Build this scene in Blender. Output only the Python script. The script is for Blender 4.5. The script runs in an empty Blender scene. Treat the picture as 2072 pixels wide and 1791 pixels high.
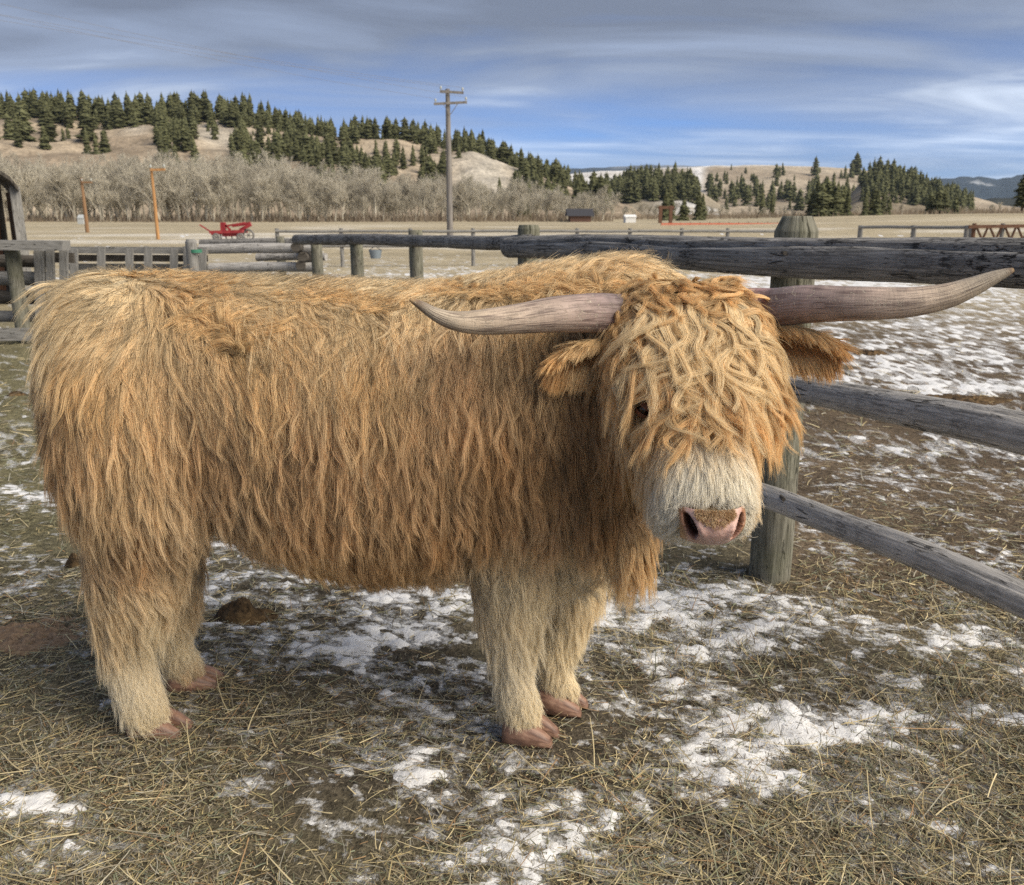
import bpy, bmesh, math, random
import numpy as np
from mathutils import Vector, Matrix
from mathutils.bvhtree import BVHTree
from mathutils.kdtree import KDTree

S = bpy.context.scene
COL = S.collection
rng = np.random.default_rng(11)
random.seed(5)
R = math.radians

# ------------------------------------------------------------------ camera
CAM_H, PITCH = 1.40, R(14.5)
FPX, CX, CY = 1800.0, 1036.0, 895.5          # focal length and centre of a 2072-wide picture
cd = bpy.data.cameras.new('camera')
cam = bpy.data.objects.new('camera', cd); COL.objects.link(cam)
cam.location = (0, 0, CAM_H)
cam.rotation_euler = (math.pi/2 - PITCH, 0, 0)
cd.sensor_width = 36.0
cd.lens = 36.0*FPX/2072.0
cd.clip_start = 0.05
cd.clip_end = 40000
cd.dof.use_dof = True
cd.dof.focus_distance = 2.0
cd.dof.aperture_fstop = 8.0
S.camera = cam

# ------------------------------------------------------------------ light
SUN_EL, SUN_DIR = R(38), Vector((0.86, -0.51, 0)).normalized()
SUN_STRENGTH, SUN_ANGLE = 3.8, 50.0
SKY_STRENGTH = 0.125
EXPOSURE = 0.56
W = bpy.data.worlds.new('World'); S.world = W; W.use_nodes = True
sd = bpy.data.lights.new('sun', 'SUN'); sun = bpy.data.objects.new('sun', sd); COL.objects.link(sun)
sd.energy = SUN_STRENGTH; sd.angle = R(SUN_ANGLE); sd.color = (1.0, 0.90, 0.74)
to_sun = Vector((SUN_DIR.x*math.cos(SUN_EL), SUN_DIR.y*math.cos(SUN_EL), math.sin(SUN_EL)))
sun.rotation_euler = to_sun.to_track_quat('Z', 'Y').to_euler()
S.view_settings.view_transform = 'Standard'; S.view_settings.look = 'None'
S.view_settings.exposure = EXPOSURE; S.view_settings.gamma = 1; S.view_settings.use_curve_mapping = False
cy = S.cycles
cy.use_denoising = False
cy.max_bounces = 6; cy.diffuse_bounces = 4; cy.glossy_bounces = 3; cy.transmission_bounces = 5; cy.transparent_max_bounces = 8
cy.use_adaptive_sampling = True; cy.adaptive_threshold = 0.01
cy.sample_clamp_indirect = 6

# ------------------------------------------------------------------ node helpers
class NT:
    def __init__(s, tree):
        s.t = tree
    def n(s, typ, **kw):
        nd = s.t.nodes.new(typ)
        for k, v in kw.items():
            if k.startswith('i_'):
                key = k[2:]; key = int(key) if key.isdigit() else key.replace('_', ' ')
                s.put(nd.inputs[key], v)
            else:
                setattr(nd, k, v)
        return nd
    def put(s, sock, v):
        if isinstance(v, bpy.types.NodeSocket): s.t.links.new(v, sock)
        elif isinstance(v, tuple) and len(v) == 3 and sock.type == 'RGBA': sock.default_value = (*v, 1)
        else: sock.default_value = v
    def math(s, op, a, b=None, c=None, clamp=False):
        nd = s.t.nodes.new('ShaderNodeMath'); nd.operation = op; nd.use_clamp = clamp
        for i, v in enumerate((a, b, c)):
            if v is not None: s.put(nd.inputs[i], v)
        return nd.outputs[0]
    def mix(s, f, a, b, blend='MIX'):
        nd = s.t.nodes.new('ShaderNodeMix'); nd.data_type = 'RGBA'; nd.blend_type = blend
        s.put(nd.inputs[0], f); s.put(nd.inputs[6], a); s.put(nd.inputs[7], b)
        return nd.outputs[2]
    def ramp(s, f, stops):
        nd = s.t.nodes.new('ShaderNodeValToRGB'); el = nd.color_ramp.elements
        while len(el) < len(stops): el.new(0.5)
        for e, (p, c) in zip(el, stops):
            e.position = p; e.color = (*c, 1) if isinstance(c, tuple) else (c, c, c, 1)
        s.put(nd.inputs[0], f)
        return nd.outputs[0]
    def noise(s, vec, scale, detail=4, rough=0.55, dist=0.0):
        nd = s.t.nodes.new('ShaderNodeTexNoise')
        if vec is not None: s.put(nd.inputs['Vector'], vec)
        nd.inputs['Scale'].default_value = scale; nd.inputs['Detail'].default_value = detail
        nd.inputs['Roughness'].default_value = rough; nd.inputs['Distortion'].default_value = dist
        return nd.outputs[0]
    def mapping(s, vec, scale=(1, 1, 1), loc=(0, 0, 0), rot=(0, 0, 0)):
        nd = s.t.nodes.new('ShaderNodeMapping'); s.put(nd.inputs[0], vec)
        nd.inputs['Scale'].default_value = scale; nd.inputs['Location'].default_value = loc; nd.inputs['Rotation'].default_value = rot
        return nd.outputs[0]

def material(name, build=None, color=(0.5, 0.5, 0.5), rough=0.9, spec=0.3):
    m = bpy.data.materials.new(name); m.use_nodes = True
    t = NT(m.node_tree); b = m.node_tree.nodes['Principled BSDF']
    b.inputs['Base Color'].default_value = (*color, 1); b.inputs['Roughness'].default_value = rough
    b.inputs['Specular IOR Level'].default_value = spec
    if build: build(t, b)
    return m

def bump(t, b, h, strength=0.5, dist=0.01):
    nd = t.n('ShaderNodeBump'); nd.inputs['Strength'].default_value = strength; nd.inputs['Distance'].default_value = dist
    t.put(nd.inputs['Height'], h); t.put(b.inputs['Normal'], nd.outputs[0])

# ------------------------------------------------------------------ sky
def build_world():
    nt = W.node_tree; nt.nodes.clear(); t = NT(nt)
    out = t.n('ShaderNodeOutputWorld'); bg = t.n('ShaderNodeBackground')
    sky = t.n('ShaderNodeTexSky', sky_type='NISHITA', sun_disc=False)
    sky.sun_elevation = SUN_EL; sky.sun_rotation = math.atan2(SUN_DIR.x, SUN_DIR.y)
    sky.altitude = 1200; sky.air_density = 1.0; sky.dust_density = 0.3; sky.ozone_density = 3.0
    tc = t.n('ShaderNodeTexCoord'); sp = t.n('ShaderNodeSeparateXYZ'); t.put(sp.inputs[0], tc.outputs['Generated'])
    z = t.math('MAXIMUM', sp.outputs[2], 0.0)
    den = t.math('ADD', z, 0.10)
    cb = t.n('ShaderNodeCombineXYZ')
    t.put(cb.inputs[0], t.math('DIVIDE', sp.outputs[0], den)); t.put(cb.inputs[1], t.math('DIVIDE', sp.outputs[1], den))
    v = t.mapping(cb.outputs[0], scale=(0.36, 0.60, 1), rot=(0, 0, R(-14)))
    big = t.noise(v, 0.9, 3, 0.5, 0.3)
    fine = t.noise(t.mapping(cb.outputs[0], scale=(0.42, 0.80, 1), loc=(3.1, 7.7, 0), rot=(0, 0, R(-12))), 1.5, 7, 0.52, 0.6)
    # stratus: thicker with height, streaky bands lower down
    el = t.ramp(z, [(0.0, 0.0), (0.08, 0.08), (0.15, 0.38), (0.24, 0.52), (1.0, 0.52)])
    cov = t.math('ADD', t.math('ADD', t.math('MULTIPLY', big, 0.75), t.math('MULTIPLY', fine, 0.75)), t.math('SUBTRACT', el, 0.24))
    mask = t.ramp(cov, [(0.42, 0.0), (0.62, 0.45), (0.85, 1.0)])
    shade = t.ramp(t.math('ADD', t.math('MULTIPLY', fine, 0.8), t.math('MULTIPLY', t.ramp(z, [(0.06, 0.35), (0.22, 0.0)]), 1.0)),
                   [(0.44, (1.15, 1.38, 1.9)), (0.66, (2.0, 2.45, 3.4)), (0.90, (5.2, 5.9, 7.0))])
    deep = t.mix(1.0, sky.outputs[0], t.ramp(z, [(0.0, (0.33, 0.44, 0.78)), (0.12, (0.36, 0.46, 0.72)), (0.4, (0.7, 0.75, 0.9))]), 'MULTIPLY')
    col = t.mix(mask, deep, shade)
    t.put(bg.inputs[0], col); bg.inputs[1].default_value = SKY_STRENGTH
    t.put(out.inputs[0], bg.outputs[0])
build_world()

# ------------------------------------------------------------------ geometry helpers
def ray(px, py):
    x = (px-CX)/FPX; y = -(py-CY)/FPX
    c, s_ = math.cos(PITCH), math.sin(PITCH)
    return np.array([x, c + y*s_, -s_ + y*c])
def atY(px, py, Y):
    d = ray(px, py); p = d*(Y/d[1]); p[2] += CAM_H
    return p
def onground(px, py):
    d = ray(px, py); p = d*(-CAM_H/d[2]); p[2] = 0
    return p
def project(P):
    P = np.asarray(P, float); d = P - np.array([0, 0, CAM_H])
    c, s_ = math.cos(PITCH), math.sin(PITCH)
    w = d[..., 1]*c - d[..., 2]*s_; u = d[..., 1]*s_ + d[..., 2]*c
    return CX + FPX*d[..., 0]/w, CY - FPX*u/w

def _h(ix, iy, iz, seed):
    h = (ix.astype(np.int64)*374761393 + iy.astype(np.int64)*668265263 + iz.astype(np.int64)*2147483647 + seed*974634777) & 0xffffffff
    h = ((h ^ (h >> 13))*1274126177) & 0xffffffff
    h = h ^ (h >> 16)
    return (h & 0xffffff)/float(0xffffff)
def vnoise(x, y, z=None, seed=0):
    x = np.asarray(x, float); y = np.asarray(y, float)
    ix, iy = np.floor(x), np.floor(y); fx, fy = x-ix, y-iy
    ux, uy = fx*fx*(3-2*fx), fy*fy*(3-2*fy)
    if z is None:
        zz = np.zeros_like(ix)
        a = _h(ix, iy, zz, seed); b = _h(ix+1, iy, zz, seed); c = _h(ix, iy+1, zz, seed); d = _h(ix+1, iy+1, zz, seed)
        return (a*(1-ux)+b*ux)*(1-uy)+(c*(1-ux)+d*ux)*uy
    z = np.asarray(z, float); iz = np.floor(z); fz = z-iz; uz = fz*fz*(3-2*fz)
    r = 0
    for k, wz in ((0, 1-uz), (1, uz)):
        a = _h(ix, iy, iz+k, seed); b = _h(ix+1, iy, iz+k, seed); c = _h(ix, iy+1, iz+k, seed); d = _h(ix+1, iy+1, iz+k, seed)
        r = r + wz*((a*(1-ux)+b*ux)*(1-uy)+(c*(1-ux)+d*ux)*uy)
    return r
def fbm(x, y, z=None, oct=4, seed=0, gain=0.5):
    r = 0; a = 1; tot = 0
    for k in range(oct):
        f = 2.03**k
        r = r + a*vnoise(x*f, y*f, None if z is None else z*f, seed+k*17); tot += a; a *= gain
    return r/tot
def smooth(x, a, b):
    t = np.clip((np.asarray(x, float)-a)/(b-a), 0, 1); return t*t*(3-2*t)

def new_mesh(name, verts, faces, mat=None, parent=None, smooth_shade=True, colors=None, uv=None):
    """faces: (n,3)/(n,4) int array or list of tuples"""
    me = bpy.data.meshes.new(name)
    verts = np.asarray(verts, np.float32)
    if isinstance(faces, np.ndarray):
        k = faces.shape[1]; n = len(faces)
        me.vertices.add(len(verts)); me.vertices.foreach_set('co', verts.ravel())
        me.loops.add(n*k); me.loops.foreach_set('vertex_index', faces.astype(np.int32).ravel())
        me.polygons.add(n); me.polygons.foreach_set('loop_start', np.arange(0, n*k, k, dtype=np.int32))
        me.update(calc_edges=True)
    else:
        me.from_pydata([tuple(map(float, v)) for v in verts], [], [tuple(map(int, f)) for f in faces]); me.update()
    if smooth_shade: me.polygons.foreach_set('use_smooth', np.ones(len(me.polygons), bool))
    else: me.polygons.foreach_set('use_smooth', np.zeros(len(me.polygons), bool))
    if colors is not None:
        at = me.color_attributes.new('col', 'FLOAT_COLOR', 'POINT')
        c = np.ones((len(verts), 4), np.float32); c[:, :3] = colors; at.data.foreach_set('color', c.ravel())
    if uv is not None:
        ul = me.uv_layers.new(name='uv'); li = np.empty(len(me.loops), np.int32); me.loops.foreach_get('vertex_index', li)
        ul.data.foreach_set('uv', np.asarray(uv, np.float32)[li].ravel())
    if mat: me.materials.append(mat)
    return me
def obj(name, me, parent=None, loc=None):
    o = bpy.data.objects.new(name, me); COL.objects.link(o)
    if parent: o.parent = parent
    if loc is not None: o.location = loc
    return o
def empty(name, loc=(0, 0, 0)):
    o = bpy.data.objects.new(name, None); COL.objects.link(o); o.location = loc; o.empty_display_size = 0.1
    return o
def tag(o, label=None, cat=None, group=None, kind=None):
    if label: o['label'] = label
    if cat: o['category'] = cat
    if group: o['group'] = group
    if kind: o['kind'] = kind
    return o
def copy_tree(o, parent=None):
    c = o.copy(); COL.objects.link(c)
    if parent: c.parent = parent
    for ch in list(o.children): copy_tree(ch, c)
    return c

class MB:
    """collects verts / faces / uv / colours for one mesh"""
    def __init__(s): s.v = []; s.f = []; s.uv = []; s.c = []
    def add(s, v, f, uv=None, c=None):
        o = len(s.v); s.v += [tuple(p) for p in v]; s.f += [tuple(i+o for i in q) for q in f]
        s.uv += [tuple(p) for p in (uv if uv is not None else [(0, 0)]*len(v))]
        s.c += [tuple(p) for p in (c if c is not None else [(1, 1, 1)]*len(v))]
    def box(s, lo, hi, M=None):
        x0, y0, z0 = lo; x1, y1, z1 = hi
        v = [Vector(p) for p in ((x0,y0,z0),(x1,y0,z0),(x1,y1,z0),(x0,y1,z0),(x0,y0,z1),(x1,y0,z1),(x1,y1,z1),(x0,y1,z1))]
        if M is not None: v = [M @ p for p in v]
        L = max(x1-x0, y1-y0, z1-z0); ax = (x1-x0, y1-y0, z1-z0).index(L)
        lv = [((x0,y0,z0),(x1,y0,z0),(x1,y1,z0),(x0,y1,z0),(x0,y0,z1),(x1,y0,z1),(x1,y1,z1),(x0,y1,z1))[i] for i in range(8)]
        uv = [(p[ax], sum(p)-p[ax]) for p in lv]
        s.add(v, [(0,3,2,1),(4,5,6,7),(0,1,5,4),(1,2,6,5),(2,3,7,6),(3,0,4,7)], uv)
    def bar(s, a, b, w, h=None, up=(0, 0, 1)):
        """square bar from a to b"""
        h = h or w; a = Vector(a); b = Vector(b); d = (b-a); L = d.length; d.normalize()
        u = Vector(up)
        if abs(u.dot(d)) > .99: u = Vector((0, 1, 0))
        x = d.cross(u).normalized(); y = x.cross(d).normalized()
        M = Matrix((( d.x, x.x, y.x, a.x), (d.y, x.y, y.y, a.y), (d.z, x.z, y.z, a.z), (0, 0, 0, 1)))
        s.box((0, -w/2, -h/2), (L, w/2, h/2), M)
    def tube(s, pts, radii, n=8, cap=True, c=None):
        v, f, uv = tube_arrays(pts, radii, n, cap)
        s.add(v, f, uv, None if c is None else [c]*len(v))
    def build(s, name, mat, parent=None, smooth_shade=False, colors=False):
        me = new_mesh(name, s.v, s.f, mat, uv=s.uv, smooth_shade=smooth_shade, colors=np.array(s.c) if colors else None)
        return obj(name, me, parent)

def frames(pts):
    pts = np.asarray(pts, float); n = len(pts)
    tg = np.gradient(pts, axis=0); tg /= np.linalg.norm(tg, axis=1)[:, None]+1e-12
    u = np.cross(tg[0], [0, 0, 1.0])
    if np.linalg.norm(u) < 1e-3: u = np.cross(tg[0], [0, 1.0, 0])
    u /= np.linalg.norm(u); U = [u]
    for i in range(1, n):
        u = U[-1]-tg[i]*np.dot(U[-1], tg[i]); u /= np.linalg.norm(u)+1e-12; U.append(u)
    U = np.array(U); V = np.cross(U, tg)
    return tg, U, V
def tube_arrays(pts, radii, n=8, cap=True, rfun=None):
    pts = np.asarray(pts, float); m = len(pts); radii = np.broadcast_to(np.asarray(radii, float), (m,))
    tg, U, V = frames(pts)
    a = np.linspace(0, 2*math.pi, n, endpoint=False)
    L = np.concatenate([[0], np.cumsum(np.linalg.norm(np.diff(pts, axis=0), axis=1))])
    rr = radii[:, None]*np.ones((1, n))
    if rfun is not None: rr = rr*rfun(L[:, None]+0*a[None], a[None]+0*L[:, None])
    P = pts[:, None]+rr[..., None]*(np.cos(a)[None, :, None]*U[:, None]+np.sin(a)[None, :, None]*V[:, None])
    v = P.reshape(-1, 3)
    uv = np.stack([np.repeat(L, n), np.tile(a/(2*math.pi), m)], 1)
    uv[:, 1] = np.abs(uv[:, 1]-.5)*2*math.pi*float(np.mean(radii))
    f = [(i*n+j, i*n+(j+1) % n, (i+1)*n+(j+1) % n, (i+1)*n+j) for i in range(m-1) for j in range(n)]
    v = list(map(tuple, v)); uv = list(map(tuple, uv))
    if cap:
        for k, i0 in ((0, 0), (m-1, (m-1)*n)):
            o = len(v); v += v[i0:i0+n]; uv += [(L[k]+.3*math.cos(a[j])*radii[k], .3*math.sin(a[j])*radii[k]) for j in range(n)]
            c = len(v); v.append(tuple(np.mean(P[k], axis=0))); uv.append((L[k], 0))
            for j in range(n):
                f.append((c, o+(j+1) % n, o+j) if k == 0 else (c, o+j, o+(j+1) % n))
    return v, f, uv
def spline(P, n):
    """Catmull-Rom through rows of P (any width)"""
    P = np.asarray(P, float); m = len(P)
    Q = np.vstack([2*P[0]-P[1], P, 2*P[-1]-P[-2]])
    t = np.linspace(0, m-1-1e-9, n); i = t.astype(int); f = (t-i)[:, None]
    a, b, c, d = Q[i], Q[i+1], Q[i+2], Q[i+3]
    return 0.5*((2*b)+(-a+c)*f+(2*a-5*b+4*c-d)*f**2+(-a+3*b-3*c+d)*f**3)
# ================================================================== ground
def rise(x, y):
    """the far field lifts gently towards the right"""
    d = np.hypot(x, y); az = x/np.maximum(y, 1.0)
    return 1.15*smooth(d, 45, 150)*smooth(az, .12, .55)*smooth(y, 5, 40) + .35*smooth(d, 60, 140)*smooth(az, .1, -.1)*smooth(y, 5, 40)*0
def gz(x, y):
    d = np.hypot(x, y)
    near = 1-smooth(d, 14, 40)
    z = near*(.030*(fbm(x*.9, y*.9, oct=2, seed=3)-.5)+.024*(fbm(x*5, y*5, oct=3, seed=8)-.5)+.012*(fbm(x*19, y*19, oct=3, seed=21)-.5))
    z = z+.35*(fbm(x*.02, y*.02, oct=3, seed=31)-.5)*smooth(d, 40, 120)
    return z+rise(x, y)
SNOW = [(1450,1205,120,20,.9),(1620,1255,130,24,1.05),(1790,1288,110,20,.85),(1930,1300,60,18,.55),(1300,1262,130,50,.72),(1195,1230,80,40,.6),(1400,1300,90,26,.6),
        (820,1290,150,70,.46),(700,1265,90,50,.42),(760,1180,120,40,.5),(500,1150,80,60,.38),(850,1570,30,18,1.0),(1450,1420,110,42,.46),(1530,1480,110,44,.50),(1480,1560,130,32,.46),
        (1620,1500,120,34,.5),(1780,1460,90,24,.74),(1830,1385,36,16,.85),(1950,1450,80,24,.42),(1700,1610,120,34,.52),(1800,1680,150,44,.52),(1950,1720,120,44,.55),(2050,1450,40,20,.75),
        (1200,1680,120,60,.34),(1010,1770,60,36,.46),(1060,1640,90,50,.3),(740,1770,50,26,.55),(950,1480,130,60,.36),(1060,1590,120,36,.34),(70,1630,46,24,.85),(140,1720,80,36,.52),
        (60,1010,70,20,.45),(110,930,60,16,.36),(60,1180,60,16,.45),(410,1340,60,18,.42),(1850,640,300,50,.36),(1950,722,230,42,.46),(1760,770,200,24,.45),(1990,800,120,20,.6),
        (1800,915,200,14,.5),(1960,905,150,14,.55),(1500,578,500,10,.6),(1700,600,300,14,.45),(1780,955,60,8,.5),(2000,1020,60,8,.4),(1560,590,200,16,.55),(900,560,400,12,.45),(300,760,300,12,.05)]
def snow_mask(x, y):
    P = np.stack([x, y, np.zeros_like(x)], -1); px, py = project(P)
    ok = y > .8
    w = np.zeros_like(x)
    for cx, cy_, sx, sy, a in SNOW: w = np.maximum(w, 0)+a*np.exp(-.5*(((px-cx)/sx)**2+((py-cy_)/sy)**2))
    w = np.minimum(w, 1.05)*ok
    n = .55*(fbm(x*3.6, y*5.0, oct=3, seed=51)-.5)*2+1.25*(fbm(x*21, y*26, oct=4, seed=61, gain=.75)-.5)*2
    return np.minimum(w, .78)*.84+.13*ok+n*1.0-.55
ang_f = np.linspace(-43, 43, 470); ang_c = np.linspace(43, 317, 26)[1:-1]
ANG = np.radians(np.concatenate([ang_f, ang_c])); APEX = -4.0
rad = [2.0, 3.0, 4.0, 4.6]
while rad[-1] < 9.2: rad.append(rad[-1]*1.0021)
while rad[-1] < 60: rad.append(rad[-1]*1.009)
while rad[-1] < 7600: rad.append(rad[-1]*1.045)
RAD = np.array(rad)
A2, R2 = np.meshgrid(ANG, RAD); GX = R2*np.sin(A2); GY = APEX+R2*np.cos(A2); GZ = gz(GX, GY)
nr, na = GX.shape
V = np.stack([GX, GY, GZ], -1).reshape(-1, 3)
i, j = np.meshgrid(np.arange(nr-1), np.arange(na), indexing='ij'); j2 = (j+1) % na
FQ = np.stack([i*na+j, (i+1)*na+j, (i+1)*na+j2, i*na+j2], -1).reshape(-1, 4)[:, ::-1]
pxg, pyg = project(np.where(V[:, 1:2] > .5, V, np.array([[0, .5, 0.]])))
dist = np.hypot(V[:, 0], V[:, 1])
n1 = fbm(V[:, 0]*1.3, V[:, 1]*1.3, oct=4, seed=5)[:, None]; n2 = fbm(V[:, 0]*.06, V[:, 1]*.16, oct=4, seed=6)[:, None]; n3 = fbm(V[:, 0]*9, V[:, 1]*9, oct=3, seed=7)[:, None]
PEN = np.array([.105, .089, .066]); HAY = np.array([.165, .145, .090]); BRN = np.array([.125, .094, .064]); FIELD = np.array([.42, .36, .25])
cl = PEN+(HAY-PEN)*(smooth(n1, .40, .66)*.55+.35*smooth(pxg, 900, 500)[:, None]*smooth(pyg, 1000, 1300)[:, None]*0)
left = (smooth(pxg, 700, 300)*smooth(dist, 2.6, 5))[:, None]; cl = cl*(1-left)+(HAY*np.array([1.05, 1.08, 1.0]))*left
rt = (smooth(pxg, 1450, 1650)*smooth(pyg, 1350, 1150))[:, None]; cl = cl*(1-rt)+BRN*(.8+.5*n1)*rt
cl = cl*(.72+.56*n3)
ff = smooth(dist, 9, 20)[:, None]; fld = FIELD*(.70+.6*n2)
fsn = smooth(n2, .52, .66)*smooth(dist, 12, 30)[:, None]*(1-smooth(dist, 60, 130))[:, None]; fld = fld*(1-.35*fsn)+np.array([.80, .80, .80])*.35*fsn
cl = cl*(1-ff)+fld*ff
fr = smooth(dist, 250, 400)[:, None]; cl = cl*(1-fr)+np.array([.27, .23, .17])*fr
def ground_mat(t, b):
    at = t.n('ShaderNodeAttribute', attribute_name='col'); tc = t.n('ShaderNodeTexCoord')
    a = t.noise(tc.outputs['Object'], 38, 6, .65); c = t.noise(tc.outputs['Object'], 130, 3, .6); d = t.noise(tc.outputs['Object'], 1.1, 5, .6)
    col = t.mix(1.0, at.outputs['Color'], t.ramp(a, [(.30, .38), (.52, .95), (.75, 1.75)]), 'MULTIPLY')
    col = t.mix(.55, col, t.mix(1.0, col, t.ramp(c, [(.35, .5), (.65, 1.6)]), 'MULTIPLY'))
    col = t.mix(.5, col, t.mix(1.0, col, t.ramp(d, [(.35, .7), (.65, 1.3)]), 'MULTIPLY'))
    fa = t.n('ShaderNodeAttribute', attribute_name='frost'); e = t.noise(tc.outputs['Object'], 62, 5, .7)
    fm = t.ramp(t.math('ADD', t.math('MULTIPLY', fa.outputs['Fac'], .60), t.math('SUBTRACT', e, .52)), [(.40, 0), (.66, .80)])
    col = t.mix(fm, col, (.70, .71, .73))
    t.put(b.inputs['Base Color'], col)
    bump(t, b, t.math('ADD', a, t.math('MULTIPLY', c, .5)), .8, .02)
GROUND = material('dirt', ground_mat, rough=.95, spec=.15)
gme = new_mesh('ground', V, FQ, GROUND, colors=cl)
_f = np.zeros(len(V)); _k = (dist < 30) & (V[:, 1] > .8); _f[_k] = smooth(snow_mask(V[_k, 0], V[_k, 1]), -.80, .10)
_a = gme.attributes.new('frost', 'FLOAT', 'POINT'); _a.data.foreach_set('value', _f.astype(np.float32))
ground = tag(obj('ground', gme), kind='structure', label='dirt pen and pale straw field')

# snow lying in patches, a sheet of its own that comes up through the dirt where it is deep
k = (RAD > 4.6) & (RAD < 70); ii = np.where(k)[0]; nf_ = len(ang_f)
sx_, sy_ = GX[ii][:, :nf_], GY[ii][:, :nf_]
SM = snow_mask(sx_, sy_)
hgt = .016*smooth(SM, -.15, .85)*(1+.5*fbm(sx_*14, sy_*14, oct=3, seed=90))+.008*(fbm(sx_*55, sy_*55, oct=3, seed=91)-.5)-.0068
SZ = gz(sx_, sy_)+hgt
SV = np.stack([sx_, sy_, SZ], -1).reshape(-1, 3); mr = len(ii)
i, j = np.meshgrid(np.arange(mr-1), np.arange(nf_-1), indexing='ij')
SF = np.stack([i*nf_+j, (i+1)*nf_+j, (i+1)*nf_+j+1, i*nf_+j+1], -1).reshape(-1, 4)[:, ::-1]
keep = hgt.ravel()[SF].max(1) > -.002; SF = SF[keep]
used, inv = np.unique(SF, return_inverse=True); SV = SV[used]; SF = inv.reshape(-1, 4)
def snow_mat(t, b):
    tc = t.n('ShaderNodeTexCoord'); a = t.noise(tc.outputs['Object'], 22, 5, .6); c = t.noise(tc.outputs['Object'], 90, 4, .65)
    t.put(b.inputs['Base Color'], t.mix(t.ramp(c, [(.60, 0), (.72, .75)]), t.ramp(a, [(.3, (.66, .66, .67)), (.7, (.84, .85, .87))]), (.20, .16, .11)))
    bump(t, b, t.math('ADD', a, c), .5, .01)
tag(obj('snow_patches', new_mesh('snow_patches', SV, SF, material('snow', snow_mat, rough=.7, spec=.2))), kind='stuff', label='thin white snow lying in broken patches on the dirt')

# ------------------------------------------------------------------ straw, chaff and stubble
def straw_mat(t, b):
    at = t.n('ShaderNodeAttribute', attribute_name='col'); t.put(b.inputs['Base Color'], at.outputs['Color'])
STRAW = material('straw', straw_mat, rough=.75, spec=.25)
def screen_points(n, x0, x1, y0, y1):
    """ground points spread evenly over the view between two rows"""
    px = rng.uniform(x0, x1, n); py = rng.uniform(y0, y1, n)
    d = np.stack([(px-CX)/FPX, math.cos(PITCH)-(py-CY)/FPX*math.sin(PITCH), -math.sin(PITCH)-(py-CY)/FPX*math.cos(PITCH)], -1)
    P = d*(-CAM_H/d[:, 2])[:, None]; return P[:, 0], P[:, 1], px, py
def blades(x, y, L, wd, upright, cols, lift=.004, bend=.25):
    n = len(x); z = gz(x, y); a = rng.uniform(0, 6.283, n)
    el = upright*rng.uniform(.5, 1.2, n)+rng.normal(0, .07, n)
    d = np.stack([np.cos(a)*np.cos(el), np.sin(a)*np.cos(el), np.sin(np.abs(el))], -1)
    side = np.stack([-np.sin(a), np.cos(a), rng.normal(0, .5, n)], -1); side /= np.linalg.norm(side, axis=1)[:, None]
    k = 4; s = np.linspace(0, 1, k); bv = rng.normal(0, bend, (n, 3)); bv[:, 2] *= .25
    p0 = np.stack([x, y, z+lift*rng.random(n)], -1)
    C = p0[:, None]+d[:, None]*(L[:, None]*s[None])[..., None]+bv[:, None]*(L[:, None]*s[None]**2)[..., None]
    w = wd[:, None]*(1-.45*s[None])
    A = C-side[:, None]*(w/2)[..., None]; B = C+side[:, None]*(w/2)[..., None]
    v = np.stack([A, B], 2).reshape(-1, 3); base = np.arange(n)[:, None]*2*k
    f = np.concatenate([np.stack([base[:, 0]+2*q, base[:, 0]+2*q+1, base[:, 0]+2*q+3, base[:, 0]+2*q+2], -1) for q in range(k-1)])
    return v, f, np.repeat(cols, 2*k, axis=0)
PAL = np.array([(.44, .37, .21), (.52, .44, .25), (.36, .29, .14), (.24, .225, .12), (.23, .20, .14), (.14, .115, .075), (.19, .205, .13), (.28, .18, .09), (.33, .31, .235)])
def cols_for(n, p): return PAL[rng.choice(len(PAL), n, p=np.array(p)/sum(p))]*np.array([1.0, 1.0, 1.06])*rng.uniform(.75, 1.35, n)[:, None]
parts_ = []
def scatter(n, x0, x1, y0, y1, l0, l1, w, up, p, snow_pen=.85, lift=.006, bend=.2, pw=2.2):
    x, y, px, py = screen_points(n, x0, x1, y0, y1); m = snow_mask(x, y)
    k = (rng.random(n) > smooth(m, .05, .35)*snow_pen) & ((fbm(x*2.2, y*2.2, oct=3, seed=14)+rng.normal(0, .13, n)) > .33)
    x, y = x[k], y[k]; n = len(x)
    L = l0+(l1-l0)*rng.random(n)**pw; parts_.append(blades(x, y, L, w*rng.uniform(.6, 1.4, n), np.full(n, up), cols_for(n, p), lift, bend))
P0 = (3, 2, 3, 4, 5, 7, 3, 2, 3)
P1 = (3, 2, 3, 3, 4, 4, 3, 1.5, 3)
P2 = (5, 5, 4, 1.5, 1, .5, 1, 1, 3)
scatter(50000, -60, 2140, 1230, 1840, .008, .035, .0024, .14, P0, .7, lift=.010)          # chaff
scatter(15000, -60, 2140, 1230, 1840, .025, .085, .0021, .11, P1, lift=.014)
scatter(1500, -60, 2140, 1230, 1840, .07, .21, .0024, .07, P2, .5, .020, .16, 1.8)         # long pale stalks
scatter(17000, -60, 2140, 900, 1260, .03, .10, .0034, .12, P1, lift=.012)
scatter(9000, -60, 2140, 690, 930, .05, .16, .006, .12, P1, lift=.01)
scatter(6500, 1250, 2140, 1150, 1500, .02, .065, .0026, .75, (2, 1, 2, 3, 4, 7, 2, 3, 2), .55, .0, .3, 1.5)   # dead stubble standing round the snow
scatter(4500, 1500, 2140, 1400, 1800, .02, .06, .0024, .7, (2, 1, 2, 3, 4, 7, 3, 2, 2), .5, .0, .3, 1.5)
vv, fo, cc, o_ = [], [], [], 0
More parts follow.
